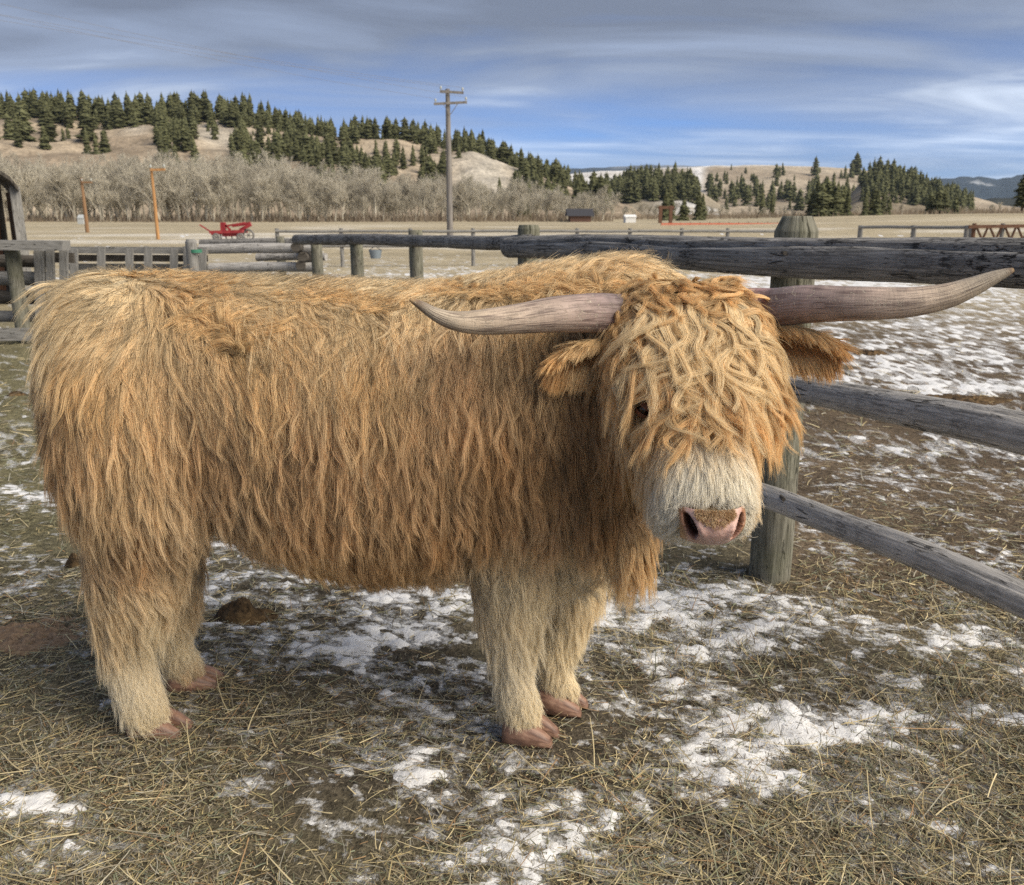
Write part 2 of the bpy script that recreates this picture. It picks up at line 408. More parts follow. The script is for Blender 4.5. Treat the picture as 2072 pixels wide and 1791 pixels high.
for v, f, c in parts_: vv.append(v); fo.append(f+o_); cc.append(c); o_ += len(v)
tag(obj('loose_straw', new_mesh('loose_straw', np.concatenate(vv), np.concatenate(fo), STRAW, colors=np.concatenate(cc), smooth_shade=False)), kind='stuff', label='loose hay and straw trodden over the pen')

# ------------------------------------------------------------------ dung and dirt heaps
def dung_mat(t, b):
    tc = t.n('ShaderNodeTexCoord'); a = t.noise(tc.outputs['Object'], 45, 6, .65); c = t.noise(tc.outputs['Object'], 9, 3)
    t.put(b.inputs['Base Color'], t.mix(t.ramp(c, [(.42, 0), (.60, 1)]), t.ramp(a, [(.35, (.020, .014, .009)), (.62, (.085, .052, .025))]), t.ramp(a, [(.35, (.06, .038, .018)), (.65, (.19, .12, .055))])))
    bump(t, b, a, .9, .012)
DUNG = material('dung', dung_mat, rough=.9)
def soil_mat(t, b):
    tc = t.n('ShaderNodeTexCoord'); a = t.noise(tc.outputs['Object'], 60, 6, .65)
    t.put(b.inputs['Base Color'], t.ramp(a, [(.35, (.15, .10, .065)), (.65, (.30, .21, .14))])); bump(t, b, a, .8, .01)
SOIL = material('loose_soil', soil_mat)
def heap(px, py, wpx, hpx, label, mat=DUNG, name='dung_pile', cat='dung', tall=.35, seed=1):
    c = onground(px, py+hpx*.3); s_ = c[1]/FPX*1.15; rx = wpx/2*s_; ry = rx*.62; h = hpx*s_*tall*1.6
    n, m = 84, 26; v = []
    for j in range(m):
        e = j/(m-1)
        for i in range(n):
            a = 2*math.pi*i/n; r = 1-e
            q = float(fbm(np.array([math.cos(a)*r*2.2+seed*7]), np.array([math.sin(a)*r*2.2]), oct=4, seed=seed)[0])-.5
            rr = r*(1+.55*q*(1-e)+.1*math.sin(3*a+seed))
            x, y = c[0]+rr*rx*math.cos(a), c[1]+rr*ry*math.sin(a)
            q2 = float(fbm(np.array([x*38.]), np.array([y*38.]), oct=4, seed=seed+3, gain=.62)[0])-.5
            v.append((x-c[0], y-c[1], h*(1-r**1.6)*(1+1.1*q)+.040*q2*min(1, 3*e+.2)-(.022 if j < 2 else .003)))
    f = [(j*n+i, j*n+(i+1) % n, (j+1)*n+(i+1) % n, (j+1)*n+i) for j in range(m-1) for i in range(n)]
    o = obj(name, new_mesh(name, v, f, mat), loc=(c[0], c[1], float(gz(np.array(c[0]), np.array(c[1])))-.004))
    return tag(o, label, cat)
heap(490, 1240, 135, 52, 'dried brown dung heap on the ground between the hind legs and the belly', seed=2, tall=.42)
heap(70, 1272, 260, 38, 'low ridge of reddish brown loose soil left of the hind legs', SOIL, 'soil_ridge', 'soil heap', .22, 3)
heap(36, 798, 44, 10, 'small dark dung lump on the pen floor near the left edge', seed=4)
heap(112, 985, 40, 20, 'dark dung lump just left of the upper hind leg', seed=5)
heap(152, 1140, 40, 30, 'dark dung clod touching the back of the hind leg', seed=6, tall=.6)
heap(1765, 715, 62, 12, 'flat brown dung pat on the snow right of the drooping ear', seed=7)
heap(1955, 808, 190, 14, 'long dark dung streak in the snow above the middle rail', seed=8)
heap(1900, 578, 26, 7, 'tiny dark dung lump on the snow above the right horn', seed=9)
heap(1690, 1475, 46, 22, 'small brown dung clod among the snow patches at lower right', seed=10)

# ================================================================== wood
def log_mat(base, dark, pale, black=.6, green=0.0):
    def f(t, b):
        uv = t.n('ShaderNodeUVMap', uv_map='uv'); tc = t.n('ShaderNodeTexCoord')
        g = t.noise(t.mapping(uv.outputs[0], (5, 95, 1)), 1, 7, .62, .5)
        crack = t.noise(t.mapping(uv.outputs[0], (7, 48, 1), (3, 9, 0)), 1, 5, .6, 1.2)
        bark = t.noise(t.mapping(uv.outputs[0], (22, 85, 1), (1, 4, 0)), 1, 6, .68, 1.4)
        big = t.noise(tc.outputs['Object'], 2.6, 4, .6)
        c = t.ramp(g, [(.28, dark), (.50, base), (.74, pale)])
        c = t.mix(t.math('MULTIPLY', t.ramp(bark, [(.50, 0), (.57, 1)]), t.ramp(big, [(.40, 0), (.62, black)])), c, (.018, .017, .018))
        ck = t.ramp(crack, [(.34, 1), (.40, 0)])
        c = t.mix(t.math('MULTIPLY', ck, .8), c, (.012, .011, .010))
        if green: c = t.mix(t.ramp(t.noise(tc.outputs['Object'], 5, 4), [(.40, 0), (.62, green)]), c, (.13, .14, .075))
        t.put(b.inputs['Base Color'], c)
        bump(t, b, t.math('SUBTRACT', t.math('ADD', g, t.math('MULTIPLY', bark, .6)), t.math('MULTIPLY', ck, .8)), .75, .006)
    return f
LOG = material('weathered_log', log_mat((.22, .212, .205), (.075, .073, .07), (.42, .405, .39), 1.0), rough=.85, spec=.25)
LOG2 = material('weathered_pole', log_mat((.40, .385, .37), (.15, .145, .14), (.58, .56, .54), .75), rough=.85, spec=.25)
POST = material('weathered_post', log_mat((.180, .172, .140), (.06, .058, .045), (.32, .31, .26), .7, .28), rough=.9, spec=.2)
GREYW = material('grey_board', log_mat((.24, .235, .225), (.11, .105, .10), (.38, .37, .36), .2), rough=.9, spec=.2)
DARKW = material('dark_board', log_mat((.085, .075, .065), (.03, .028, .025), (.16, .145, .125), .5), rough=.9, spec=.2)
BROWNW = material('brown_board', log_mat((.16, .085, .055), (.06, .035, .025), (.24, .14, .095), .3), rough=.9, spec=.2)

def log(name, parent, pts, radii, mat, n=40, seg=90, crack=None, seed=0, rough_=.06):
    Q = spline([list(p)+[r] for p, r in zip(pts, radii)], seg)
    def rf(L, a):
        r = 1+rough_*(fbm(L*2.2+seed*9, np.cos(a)*1.3+3, np.sin(a)*1.3+seed, 3, seed)-.5)*2+.03*(fbm(L*16+seed, np.cos(a)*3+3, np.sin(a)*3+seed, 3, seed+5)-.5)*2
        if crack:
            for a0, sl, wd, dp in crack: r = r-dp*np.exp(-((np.angle(np.exp(1j*(a-a0-sl*L-.12*np.sin(L*5)))))/wd)**2)
        return r
    v, f, uv = tube_arrays(Q[:, :3], Q[:, 3], n, True, rf)
    return obj(name, new_mesh(name, v, f, mat, uv=uv), parent)
def post(name, parent, px, pyb, pyt, Y, r, mat, taper=None, seed=0, n=28, ground_=True):
    """upright round post; foot at the ground, taper = (start row, top radius)"""
    b = atY(px, pyb, Y); t_ = atY(px, pyt, Y); zt = t_[2]; x = b[0]
    z0 = float(gz(np.array(x), np.array(Y)))-.15
    P = [(x, Y, z0), (x, Y, zt*.5), (x, Y, zt-.003)] ; rr = [r*1.03, r, r*.98]
    if taper:
        zs = atY(px, taper[0], Y)[2]; P = [(x, Y, z0), (x, Y, zs*.5), (x, Y, zs), (x, Y, zt)]; rr = [r*1.03, r, r, taper[1]]
    def rf(L, a): return 1+.06*(fbm(L*1.2+seed*9, np.cos(a)*1.2+3, np.sin(a)*1.2+seed, 3, seed)-.5)*2+.022*(fbm(L*3, np.cos(a)*7+3, np.sin(a)*7+seed, 2, seed+5)-.5)*2
    Q = []
    for (p, r_), (p2, r2_) in zip(zip(P, rr), list(zip(P, rr))[1:]):
        for k in range(7): Q.append([p[0]+(p2[0]-p[0])*k/6, p[1], p[2]+(p2[2]-p[2])*(k/6 if k else 1e-4), r_+(r2_-r_)*k/6])
    Q.append([*P[-1], rr[-1]]); Q = np.array(Q)
    v, f, uv = tube_arrays(Q[:, :3], Q[:, 3], n, True, rf)
    return obj(name, new_mesh(name, v, f, mat, uv=uv), parent)

# near log rail fence
fence = tag(empty('log_rail_fence'), 'weathered grey log rail fence with round posts running behind the head', 'fence')
post('post', fence, 1557, 1165, 437, 3.30, .077, POST, (468, .052), 1, 40)
post('post', fence, 1068, 800, 455, 5.30, .064, POST, (463, .055), 2)
post('post', fence, 847, 700, 465, 8.0, .060, POST, None, 3)
post('post', fence, 728, 660, 492, 9.1, .066, POST, None, 4)
post('post', fence, 648, 640, 490, 10.6, .066, POST, None, 5)
def LP(px, py, Y): return tuple(atY(px, py, Y))
log('rail', fence, [LP(2330, 545, 2.30), LP(2072, 533, 2.52), LP(1800, 526, 2.86), LP(1600, 522, 3.14), LP(1400, 513, 3.60), LP(1200, 502, 4.25), LP(1100, 500, 4.75), LP(1030, 501, 5.1)],
    [.071, .069, .069, .068, .066, .063, .060, .056], LOG, 56, 150, [(2.35, .10, .08, .30), (.9, -.06, .05, .14)], 3, .05)
log('rail', fence, [LP(1075, 490, 5.16), LP(1000, 492, 5.7), LP(930, 490, 6.5), LP(850, 488, 7.75), LP(728, 484, 8.9), LP(600, 485, 10.6)], [.042, .046, .046, .050, .054, .058], LOG, 32, 90, None, 4, .10)
log('rail', fence, [LP(2330, 950, 2.22), LP(2072, 878, 2.46), LP(1850, 832, 2.75), LP(1640, 791, 3.10), LP(1540, 776, 3.30)], [.064, .061, .055, .047, .044], LOG2, 40, 100, [(1.9, .1, .05, .10)], 5, .05)
log('rail', fence, [LP(2330, 1330, 2.10), LP(2072, 1214, 2.32), LP(1850, 1118, 2.60), LP(1700, 1062, 2.85), LP(1590, 1018, 3.08), LP(1520, 994, 3.22)], [.051, .049, .047, .045, .045, .044], LOG2, 40, 100, [(2.2, .06, .05, .12)], 6, .05)
for (px, py, Y) in ((1588, 512, 3.07), (1600, 782, 3.10), (1585, 1010, 3.04)):
    m = MB(); p = Vector(atY(px, py, Y)); m.tube([p+Vector((.0, -.005, 0)), p+Vector((0, .06, 0))], [.007, .007], 10); m.build('bolt', DARKW, fence)

# log fence corner farther back (left of the near fence)
cf = tag(empty('corner_fence'), 'blurred grey log fence with stacked rail ends behind the back of the cow', 'fence')
post('post', cf, 577, 640, 478, 12.2, .055, POST, None, 11)
for k, (x0, x1, y, Y, r) in enumerate(((405, 700, 490, 12.6, .045), (405, 640, 503, 11.6, .062), (425, 650, 541, 11.5, .060), (520, 660, 520, 11.9, .05))):
    log('rail', cf, [LP(x0, y+1, Y), LP((x0+x1)/2, y-1, Y-.1), LP(x1, y, Y-.25)], [r, r*1.05, r*.95], LOG2 if k else LOG, 18, 24, None, 20+k)
for k, (x, y, Y) in enumerate(((632, 520, 11.2), (628, 537, 11.2), (618, 500, 11.1))):
    a = Vector(LP(x-20, y, Y)); b = Vector(LP(x+14, y+1, Y+1.2)); log('rail', cf, [a, (a+b)/2, b], [.06, .062, .058], DARKW, 16, 8, None, 30+k)

# weathered corral at the left
cor = tag(empty('corral_fence'), 'grey corral fence of stacked logs with a round post at the left edge', 'fence')
post('post', cor, 50, 690, 500, 9.9, .078, POST, None, 12)
for k, (y, r) in enumerate(((528, .075), (563, .085), (601, .085), (640, .07))):
    log('rail', cor, [LP(-260, y+3, 10.3), LP(-60, y, 10.25), LP(92, y+1, 10.2)], [r, r*.95, r*.9], DARKW if k % 2 == 0 else GREYW, 20, 30, None, 40+k)
m = MB(); m.bar(LP(-260, 494, 9.72), LP(134, 497, 9.76), .20, .10); m.build('top_board', GREYW, cor)
m = MB(); m.bar(LP(-260, 681, 9.72), LP(76, 676, 9.74), .05, .135); m.build('bottom_board', GREYW, cor)
gt = tag(empty('slat_gate'), 'old gate of pale upright slats beside the round corral post', 'gate')
for k, (xt, xb, w) in enumerate(((80, 84, 20), (101, 107, 15), (129, 131, 16))):
    m = MB(); m.bar(LP(xb, 690, 10.02), LP(xt, 497 if k else 505, 10.02), w/1800*10.0, .035, (0, 1, 0)); m.build('slat', GREYW, gt)
for y in (520, 600, 670):
    m = MB(); m.bar(LP(70, y, 10.08), LP(150, y+2, 10.1), .04, .11); m.build('cross_bar', DARKW, gt)
bf = tag(empty('board_fence'), 'grey board fence with a strapped post seen over the rump', 'fence')
for k, y in enumerate((506, 522, 540, 560)):
    m = MB(); m.bar(LP(130, y, 11.6+.1*k), LP(420, y+1, 11.5+.1*k), .03, .085); m.build('board', GREYW if k != 1 else DARKW, bf)
for k, x in enumerate((150, 205, 262, 300, 352, 379, 410)):
    m = MB(); m.bar(LP(x, 600, 11.45), LP(x, 499 if k % 2 else 503, 11.45), .09, .04, (0, 1, 0)); m.build('slat', GREYW, bf)
post('strapped_post', bf, 396, 600, 484, 11.2, .068, GREYW, (490, .05), 13)
a = atY(396, 508, 11.2); m = MB(); m.tube([(a[0], a[1], a[2]-.02), (a[0], a[1], a[2]+.02)], [.075, .075], 18, False); m.build('strap', material('green_strap', color=(.05, .20, .13), rough=.6), bf, True)

# shed at the left edge
shed = tag(empty('wooden_shed'), 'dark open fronted wooden shed with a curved roof edge at the left edge', 'shed')
Ys = 14.0
def SP(px, py, Y=Ys): return Vector(atY(px, py, Y))
xr = atY(40, 450, Ys)[0]; zt = atY(40, 380, Ys)[2]; z0 = -.02
m = MB(); m.bar((xr, Ys, z0), (xr-.01, Ys, atY(40, 378, Ys)[2]), .14, .14, (0, 1, 0)); m.build('corner_post', GREYW, shed)
for k in range(9):
    x = xr-.22-k*.26; z1 = zt+.02+.30*math.sin(min(1, (k+.6)/7)*1.5)
    m = MB(); m.box((x-.12, Ys+2.2, z0), (x+.12, Ys+2.24, z1+.05)); m.build('plank', DARKW, shed)
for k in range(8):
    y = Ys+.22+k*.25
    m = MB(); m.box((xr-.045, y-.115, z0), (xr+.005, y+.115, zt-.05+.006*(k % 3))); m.build('plank', DARKW if k % 3 else BROWNW, shed)
prof = [(xr+.03, zt-.06), (xr-.06, zt+.09), (xr-.28, zt+.26), (xr-.62, zt+.40), (xr-1.2, zt+.50), (xr-2.6, zt+.52)]
for k, ((xa, za), (xb, zb)) in enumerate(zip(prof, prof[1:])):
    m = MB(); v = [(xa, Ys-.25, za), (xb, Ys-.25, zb), (xb, Ys+2.5, zb), (xa, Ys+2.5, za)]; v += [(p[0], p[1], p[2]+.06) for p in v]
    m.add(v, [(0, 3, 2, 1), (4, 5, 6, 7), (0, 1, 5, 4), (1, 2, 6, 5), (2, 3, 7, 6), (3, 0, 4, 7)], [(p[1], p[0]) for p in v]); m.build('roof_board', DARKW, shed)
m = MB(); m.bar((xr-.75, Ys+.5, z0), (xr-.62, Ys+.5, zt+.1), .09, .09, (0, 1, 0)); m.build('stud', BROWNW, shed)
m = MB(); m.bar((xr-.32, Ys+1.2, z0), (xr-.25, Ys+1.2, zt+.1), .10, .05, (0, 1, 0)); m.build('stud', BROWNW, shed)

_a = math.atan2(-xr, Ys)+R(3); _c = Vector((xr, Ys, 0)); shed.rotation_euler = (0, 0, _a); shed.location = _c-Matrix.Rotation(_a, 3, 'Z') @ _c
# ------------------------------------------------------------------ pasture fences farther out
def rail_fence(label, Y, xs, yt, rails, r=.05, mat=GREYW, Yend=None, rail_r=.035):
    root = tag(empty('pasture_fence'), label, 'fence'); Yend = Yend or Y; n = len(xs)
    for k, x in enumerate(xs):
        y = Y+(Yend-Y)*k/max(1, n-1); p = atY(x, yt, y); m = MB(); m.tube([(p[0], y, float(gz(np.array(p[0]), np.array(y)))-.1), (p[0], y, p[2])], [r, r], 8); m.build('post', mat, root, True)
    for ry in rails:
        for k in range(n-1):
            a, b = Y+(Yend-Y)*k/(n-1), Y+(Yend-Y)*(k+1)/(n-1); m = MB(); m.tube([LP(xs[k]-3, ry, a-.06), LP((xs[k]+xs[k+1])/2, ry+rng.uniform(-1, 1), (a+b)/2-.06), LP(xs[k+1]+3, ry, b-.06)], [rail_r, rail_r*1.1, rail_r], 7); m.build('rail', mat, root, True)
    return root
rail_fence('thin pole pasture fence crossing the field behind the utility pole', 24, [560, 690, 830, 957, 1060, 1168, 1275, 1380, 1473, 1590, 1652], 462, (468, 498), .052, GREYW, 25)
rail_fence('grey post and rail fence in the field above the right end of the log rail', 27, [1742, 1850, 1958, 1968], 456, (460, 488), .075, GREYW, 24, .045)
gx = tag(empty('braced_fence'), 'reddish brown fence panel with crossed braces at the right edge of the field', 'fence')
xs = [1972, 2030, 2085, 2140]
for k, x in enumerate(xs):
    m = MB(); p = LP(x, 452, 22.5); m.tube([(p[0], 22.5, float(gz(np.array(p[0]), np.array(22.5)))-.1), p], [.05, .05], 8); m.build('post', GREYW if k == 1 else BROWNW, gx, True)
for x0, x1 in zip(xs, xs[1:]):
    mid = (x0+x1)/2
    for a, b in (((x0+4, 460), (mid-2, 512)), ((mid-2, 460), (x0+4, 512)), ((mid+2, 460), (x1-4, 512)), ((x1-4, 460), (mid+2, 512))):
        m = MB(); m.bar(LP(a[0], a[1], 22.45), LP(b[0], b[1], 22.47 if a[1] < b[1] and a[0] < b[0] else 22.42), .035, .05, (0, 1, 0)); m.build('brace', BROWNW, gx)
m = MB(); m.bar(LP(1960, 459, 22.38), LP(2150, 456, 22.38), .04, .08); m.build('top_rail', BROWNW, gx)

# ------------------------------------------------------------------ poles and wires
def pole_mat(c0, c1):
    def f(t, b):
        tc = t.n('ShaderNodeTexCoord'); g = t.noise(t.mapping(tc.outputs['Object'], (14, 14, .8)), 1, 5, .6)
        t.put(b.inputs['Base Color'], t.ramp(g, [(.35, c0), (.65, c1)]))
    return f
PG = material('grey_pole_wood', pole_mat((.13, .12, .115), (.26, .24, .22))); PO = material('orange_pole_wood', pole_mat((.33, .17, .07), (.50, .28, .12)))
GLASS = material('insulator', color=(.42, .44, .42), rough=.3)
def pole(label, px, pyb, pyt, Y, r, mat, arms, name='utility_pole'):
    root = tag(empty(name), label, 'utility pole'); b = atY(px, pyb, Y); z0 = float(gz(np.array(b[0]), np.array(Y)))-.3
    m = MB(); zt_ = atY(px, pyt, Y)[2]; m.tube([(b[0], Y, z0), (b[0]+.01, Y, (z0+zt_)/2), (b[0], Y, zt_)], [r*1.15, r, r*.72], 12); m.build('shaft', mat, root, True)
    tips = []
    for (x0, y0, x1, y1, ins) in arms:
        a, c = Vector(LP(x0, y0, Y-r-.04)), Vector(LP(x1, y1, Y-r-.04)); m = MB(); m.bar(a, c, .10, .12); m.build('crossarm', mat, root)
        for q in ins:
            p = a.lerp(c, q); m = MB(); m.tube([p+Vector((0, 0, .06)), p+Vector((0, 0, .11)), p+Vector((0, 0, .14)), p+Vector((0, 0, .24)), p+Vector((0, 0, .26))], [.02, .02, .055, .05, .02], 8); m.build('insulator', GLASS, root, True); tips.append(p+Vector((0, 0, .25)))
        mid = a.lerp(c, .5)
        if abs(x1-x0) > 60:
            for sg in (.28, .72):
                m = MB(); m.bar(a.lerp(c, sg)+Vector((0, -.05, -.05)), Vector((mid.x, mid.y-.02, mid.z-.55)), .03, .03); m.build('arm_brace', mat, root)
    return tips
tips = pole('tall grey utility pole with two crossarms standing behind the fence', 911, 500, 180, 49, .15, PG, [(890, 185, 938, 188, (.04, .96)), (878, 210.5, 945, 207, (.05, .97))])
t2 = pole('short orange wooden pole in the field above the rump', 320, 485, 340, 49, .085, PO, [(304, 344, 334, 343, (.05, .95))])
t3 = pole('thinner brown wooden pole in the field left of the orange pole', 177, 470, 360, 66, .12, material('brown_pole_wood', pole_mat((.20, .115, .06), (.30, .18, .10))), [(165, 369, 186, 369, (.05, .95))])
WIRE = material('wire', color=(.20, .20, .22), rough=.5)
def wire(a, b, sag, label, group):
    a, b = Vector(a), Vector(b); P = [a.lerp(b, q)-Vector((0, 0, sag*4*q*(1-q))) for q in np.linspace(0, 1, 40)]; m = MB(); m.tube(P, [.006]*40, 5, False)
    tag(m.build('power_line', WIRE, None, True), label, 'power line', group)
for k, tp in enumerate(tips):
    wire(tp, (-42+2.0*k, 24, 11.5+.25*(k > 1)*2), .6, ('lower left', 'lower right', 'upper left', 'upper right')[(k+2) % 4].join(('thin overhead wire from the ', ' insulator of the tall pole')), 'wires to the upper left')
for k in range(3):
    wire((36-.7*k, 20+.4*k, 8.4+.5*k), (-2-6*k, 62, 19.5), .9, ('lowest', 'middle', 'highest')[k]+' of the three faint wires crossing the sky at upper right', 'wires at the upper right')

# ------------------------------------------------------------------ red farm implement
RED = material('red_paint', lambda t, b: t.put(b.inputs['Base Color'], t.ramp(t.noise(t.n('ShaderNodeTexCoord').outputs['Object'], 5, 4), [(.35, (.22, .018, .025)), (.7, (.36, .05, .05))])), rough=.55)
STEEL = material('dull_steel', color=(.16, .155, .15), rough=.5)
imp = tag(empty('hay_rake'), 'red farm implement with small wheels parked in the field', 'farm machine')
Yi = 46
def IP(px, py, dy=0): return Vector(atY(px, py, Yi+dy))
def ib(name, a, b, w, h, mat=RED):
    m = MB(); m.bar(a, b, w, h); return m.build(name, mat, imp)
ib('main_beam', IP(425, 470), IP(492, 468), .30, .14); ib('side_beam', IP(428, 472, .8), IP(500, 468, .8), .20, .18)
ib('drawbar', IP(404, 455, -.1), IP(428, 470, -.1), .06, .06); ib('upright', IP(452, 470, .2), IP(451, 450, .2), .22, .22); ib('upright', IP(452, 451, .2), IP(466, 466, .2), .10, .10)
ib('top_arm', IP(453, 458, .2), IP(496, 451, .2), .10, .09); ib('top_arm', IP(470, 457, .6), IP(507, 452, .6), .10, .14); ib('tail_arm', IP(486, 466, .4), IP(508, 454, .4), .16, .16)
ib('hopper', IP(452, 473, .3), IP(482, 472, .3), .5, .28)
for k, x in enumerate((446, 456, 468, 478)): ib('tine', IP(x, 474, .2), IP(x+2, 484, .2), .05, .05, STEEL)
def wheel(px, py, r, dy):
    c = IP(px, py, dy); P = [c+Vector((r*math.cos(a), 0, r*math.sin(a))) for a in np.linspace(0, 2*math.pi, 21)]; m = MB(); m.tube(P, [.05]*21, 8, False)
    w = m.build('wheel', STEEL, imp, True)
    m = MB()
    for a in np.linspace(0, 2*math.pi, 7)[:-1]: m.bar(c, c+Vector((r*math.cos(a), 0, r*math.sin(a))), .02, .02)
    m.tube([c+Vector((0, -.08, 0)), c+Vector((0, .08, 0))], [.06, .06], 8); m.build('spokes', STEEL, w)
wheel(437, 480, .15, -.2); wheel(486, 480, .15, -.2); wheel(503, 476, .26, .6)

# ------------------------------------------------------------------ small far things
def box_thing(name, label, cat, px0, px1, py0, py1, Y, depth, mat, roof=None):
    root = tag(empty(name), label, cat); a = atY(px0, py1, Y); b = atY(px1, py0, Y); zg = float(gz(np.array((a[0]+b[0])/2), np.array(Y)))-.05
    m = MB(); m.box((a[0], Y, min(zg, a[2])), (b[0], Y+depth, b[2])); m.build('wall', mat, root)
    if roof:
        m = MB(); h = roof[1]; o = roof[2]
        v = [(a[0]-o, Y-o, b[2]-.1), (b[0]+o, Y-o, b[2]-.1), (b[0]+o, Y+depth+o, b[2]-.1), (a[0]-o, Y+depth+o, b[2]-.1), (a[0]-o, Y+depth/2, b[2]+h), (b[0]+o, Y+depth/2, b[2]+h)]
        m.add(v, [(0, 1, 5, 4), (2, 3, 4, 5), (0, 4, 3), (1, 2, 5), (0, 3, 2, 1)]); m.build('roof', roof[0], root)
    return root
box_thing('far_barn', 'dark roofed brown barn at the foot of the grey trees', 'barn', 1154, 1196, 436, 445, 140, 6, material('barn_wall', color=(.17, .10, .075)), (material('barn_roof', color=(.05, .05, .058)), 1.0, .5))
box_thing('white_camper', 'small white trailer at the far edge of the field', 'trailer', 1266, 1287, 438, 444, 130, 2.5, material('white_paint', color=(.75, .75, .74)), (material('white_roof', color=(.8, .8, .8)), .25, .1))
box_thing('propane_tank', 'pale grey box standing under the bare trees near the shed', 'tank', 157, 168, 440, 450, 105, 1.0, material('pale_paint', color=(.45, .47, .47)), (material('pale_roof', color=(.42, .44, .45)), .3, .05))
bk = tag(empty('water_bucket'), 'pale blue bucket hanging on the far pole fence', 'bucket'); c = atY(760, 523, 24.2); c2 = atY(760, 506, 24.2); c3 = atY(760, 498, 24.2); m = MB()
m.tube([(c[0], 24.2, c[2]), (c[0], 24.2, c2[2])], [.13, .18], 16); m.build('pail', material('blue_plastic', color=(.20, .24, .28), rough=.6), bk, True)
m = MB(); m.tube([(c[0]-.17, 24.2, c2[2]-.01), (c[0], 24.2, c3[2]), (c[0]+.17, 24.2, c2[2]-.01)], [.012]*3, 6); m.build('bail', STEEL, bk)
# orange plastic snow fence
ORG = material('orange_plastic', color=(.62, .17, .10), rough=.6)
sfn = tag(empty('snow_fence'), 'long low orange plastic snow fence far across the field', 'fence')
xsn = np.linspace(1338, 1612, 15)
for k in range(14):
    m = MB(); a, b = LP(xsn[k], 451, 96), LP(xsn[k+1], 451, 96); lo = float(gz(np.array(a[0]), np.array(96.)))
    for q in range(5): z = a[2]-.10-q*.20; m.bar((a[0], 96, z), (b[0], 96, z), .02, .15)
    m.build('mesh_panel', ORG, sfn)
for x in xsn:
    p = LP(x, 449, 96.06); m = MB(); m.bar((p[0], 96.06, float(gz(np.array(p[0]), np.array(96.)))-.1), p, .06, .06, (0, 1, 0)); m.build('stake', BROWNW, sfn)
gtw = tag(empty('timber_frame'), 'reddish brown timber frame standing before the far trees', 'gateway')
for x in (1337, 1358):
    m = MB(); p = LP(x, 416, 118); m.bar((p[0], 118, float(gz(np.array(p[0]), np.array(118.)))-.1), p, .42, .42, (0, 1, 0)); m.build('upright', BROWNW, gtw)
m = MB(); m.bar(LP(1332, 420, 118), LP(1364, 420, 118), .35, .35); m.build('lintel', BROWNW, gtw)

# ================================================================== hills
def ridge(pts): xs, ys = zip(*pts); return lambda px: np.interp(px, xs, ys)
class Hill:
    def __init__(s, name, label, prof, px0, px1, Y0, Y1, colf, npx=150, nv=50, shape=1.15, rough_=2.0, base=440):
        s.rid = ridge(prof); s.Y0, s.Y1, s.shape, s.rough, s.px0, s.px1 = Y0, Y1, shape, rough_, px0, px1
        P, v = np.meshgrid(np.linspace(px0, px1, npx), np.concatenate([np.linspace(0, 1, nv), [1.06, 1.15, 1.3]]), indexing='ij')
        X = s.at(P, v); c = colf(P, v, X)
        n1_, n2_ = P.shape; i, j = np.meshgrid(np.arange(n1_-1), np.arange(n2_-1), indexing='ij')
        F_ = np.stack([i*n2_+j, (i+1)*n2_+j, (i+1)*n2_+j+1, i*n2_+j+1], -1).reshape(-1, 4)
        s.o = tag(obj(name, new_mesh(name, X.reshape(-1, 3), F_, HILLM, colors=c.reshape(-1, 3))), label, kind='structure')
    def at(s, px, v):
        px = np.asarray(px, float); v = np.asarray(v, float)
        Y = s.Y0+(s.Y1-s.Y0)*v
        ry = s.rid(px); dr = math.cos(PITCH)-(ry-CY)/FPX*math.sin(PITCH); uz = -math.sin(PITCH)-(ry-CY)/FPX*math.cos(PITCH)
        Htop = CAM_H+uz/dr*s.Y1
        X = (px-CX)/FPX*Y/(math.cos(PITCH)+.24*math.sin(PITCH))
        vv_ = np.clip(v, 0, 1); edge = smooth(px, s.px0, s.px0+60)*smooth(px, s.px1, s.px1-60)
        Z = Htop*(vv_**s.shape)*(1-.5*smooth(v, 1.0, 1.3))
        Z = Z+s.rough*(fbm(X*.035, Y*.035, oct=4, seed=71)-.5)*2*smooth(v, 0, .2)*(1-.6*smooth(v, .85, 1.0))
        Z = Z*(.15+.85*edge)-(1-edge)*3
        return np.stack([X, Y+0*X, Z-1.0*(v <= 0)], -1)
def hill_mat(t, b):
    at = t.n('ShaderNodeAttribute', attribute_name='col'); tc = t.n('ShaderNodeTexCoord'); a = t.noise(tc.outputs['Object'], .12, 6, .65); c = t.noise(tc.outputs['Object'], .7, 4, .6)
    col = t.mix(1.0, at.outputs['Color'], t.ramp(a, [(.3, .65), (.7, 1.3)]), 'MULTIPLY'); col = t.mix(1.0, col, t.ramp(c, [(.35, .75), (.65, 1.2)]), 'MULTIPLY')
    t.put(b.inputs['Base Color'], col); bump(t, b, t.math('ADD', a, t.math('MULTIPLY', c, .3)), .8, 2.0)
HILLM = material('hillside', hill_mat, rough=.95, spec=.1)
def lerp3(a, b, f): return np.array(a)*(1-f[..., None])+np.array(b)*f[..., None]
PL = [(-300, 225), (-100, 232), (0, 236), (60, 240), (140, 232), (220, 236), (320, 238), (420, 240), (500, 246), (600, 262), (700, 280), (800, 284), (880, 288), (960, 300), (1040, 330), (1120, 362), (1200, 395), (1260, 425), (1320, 436)]
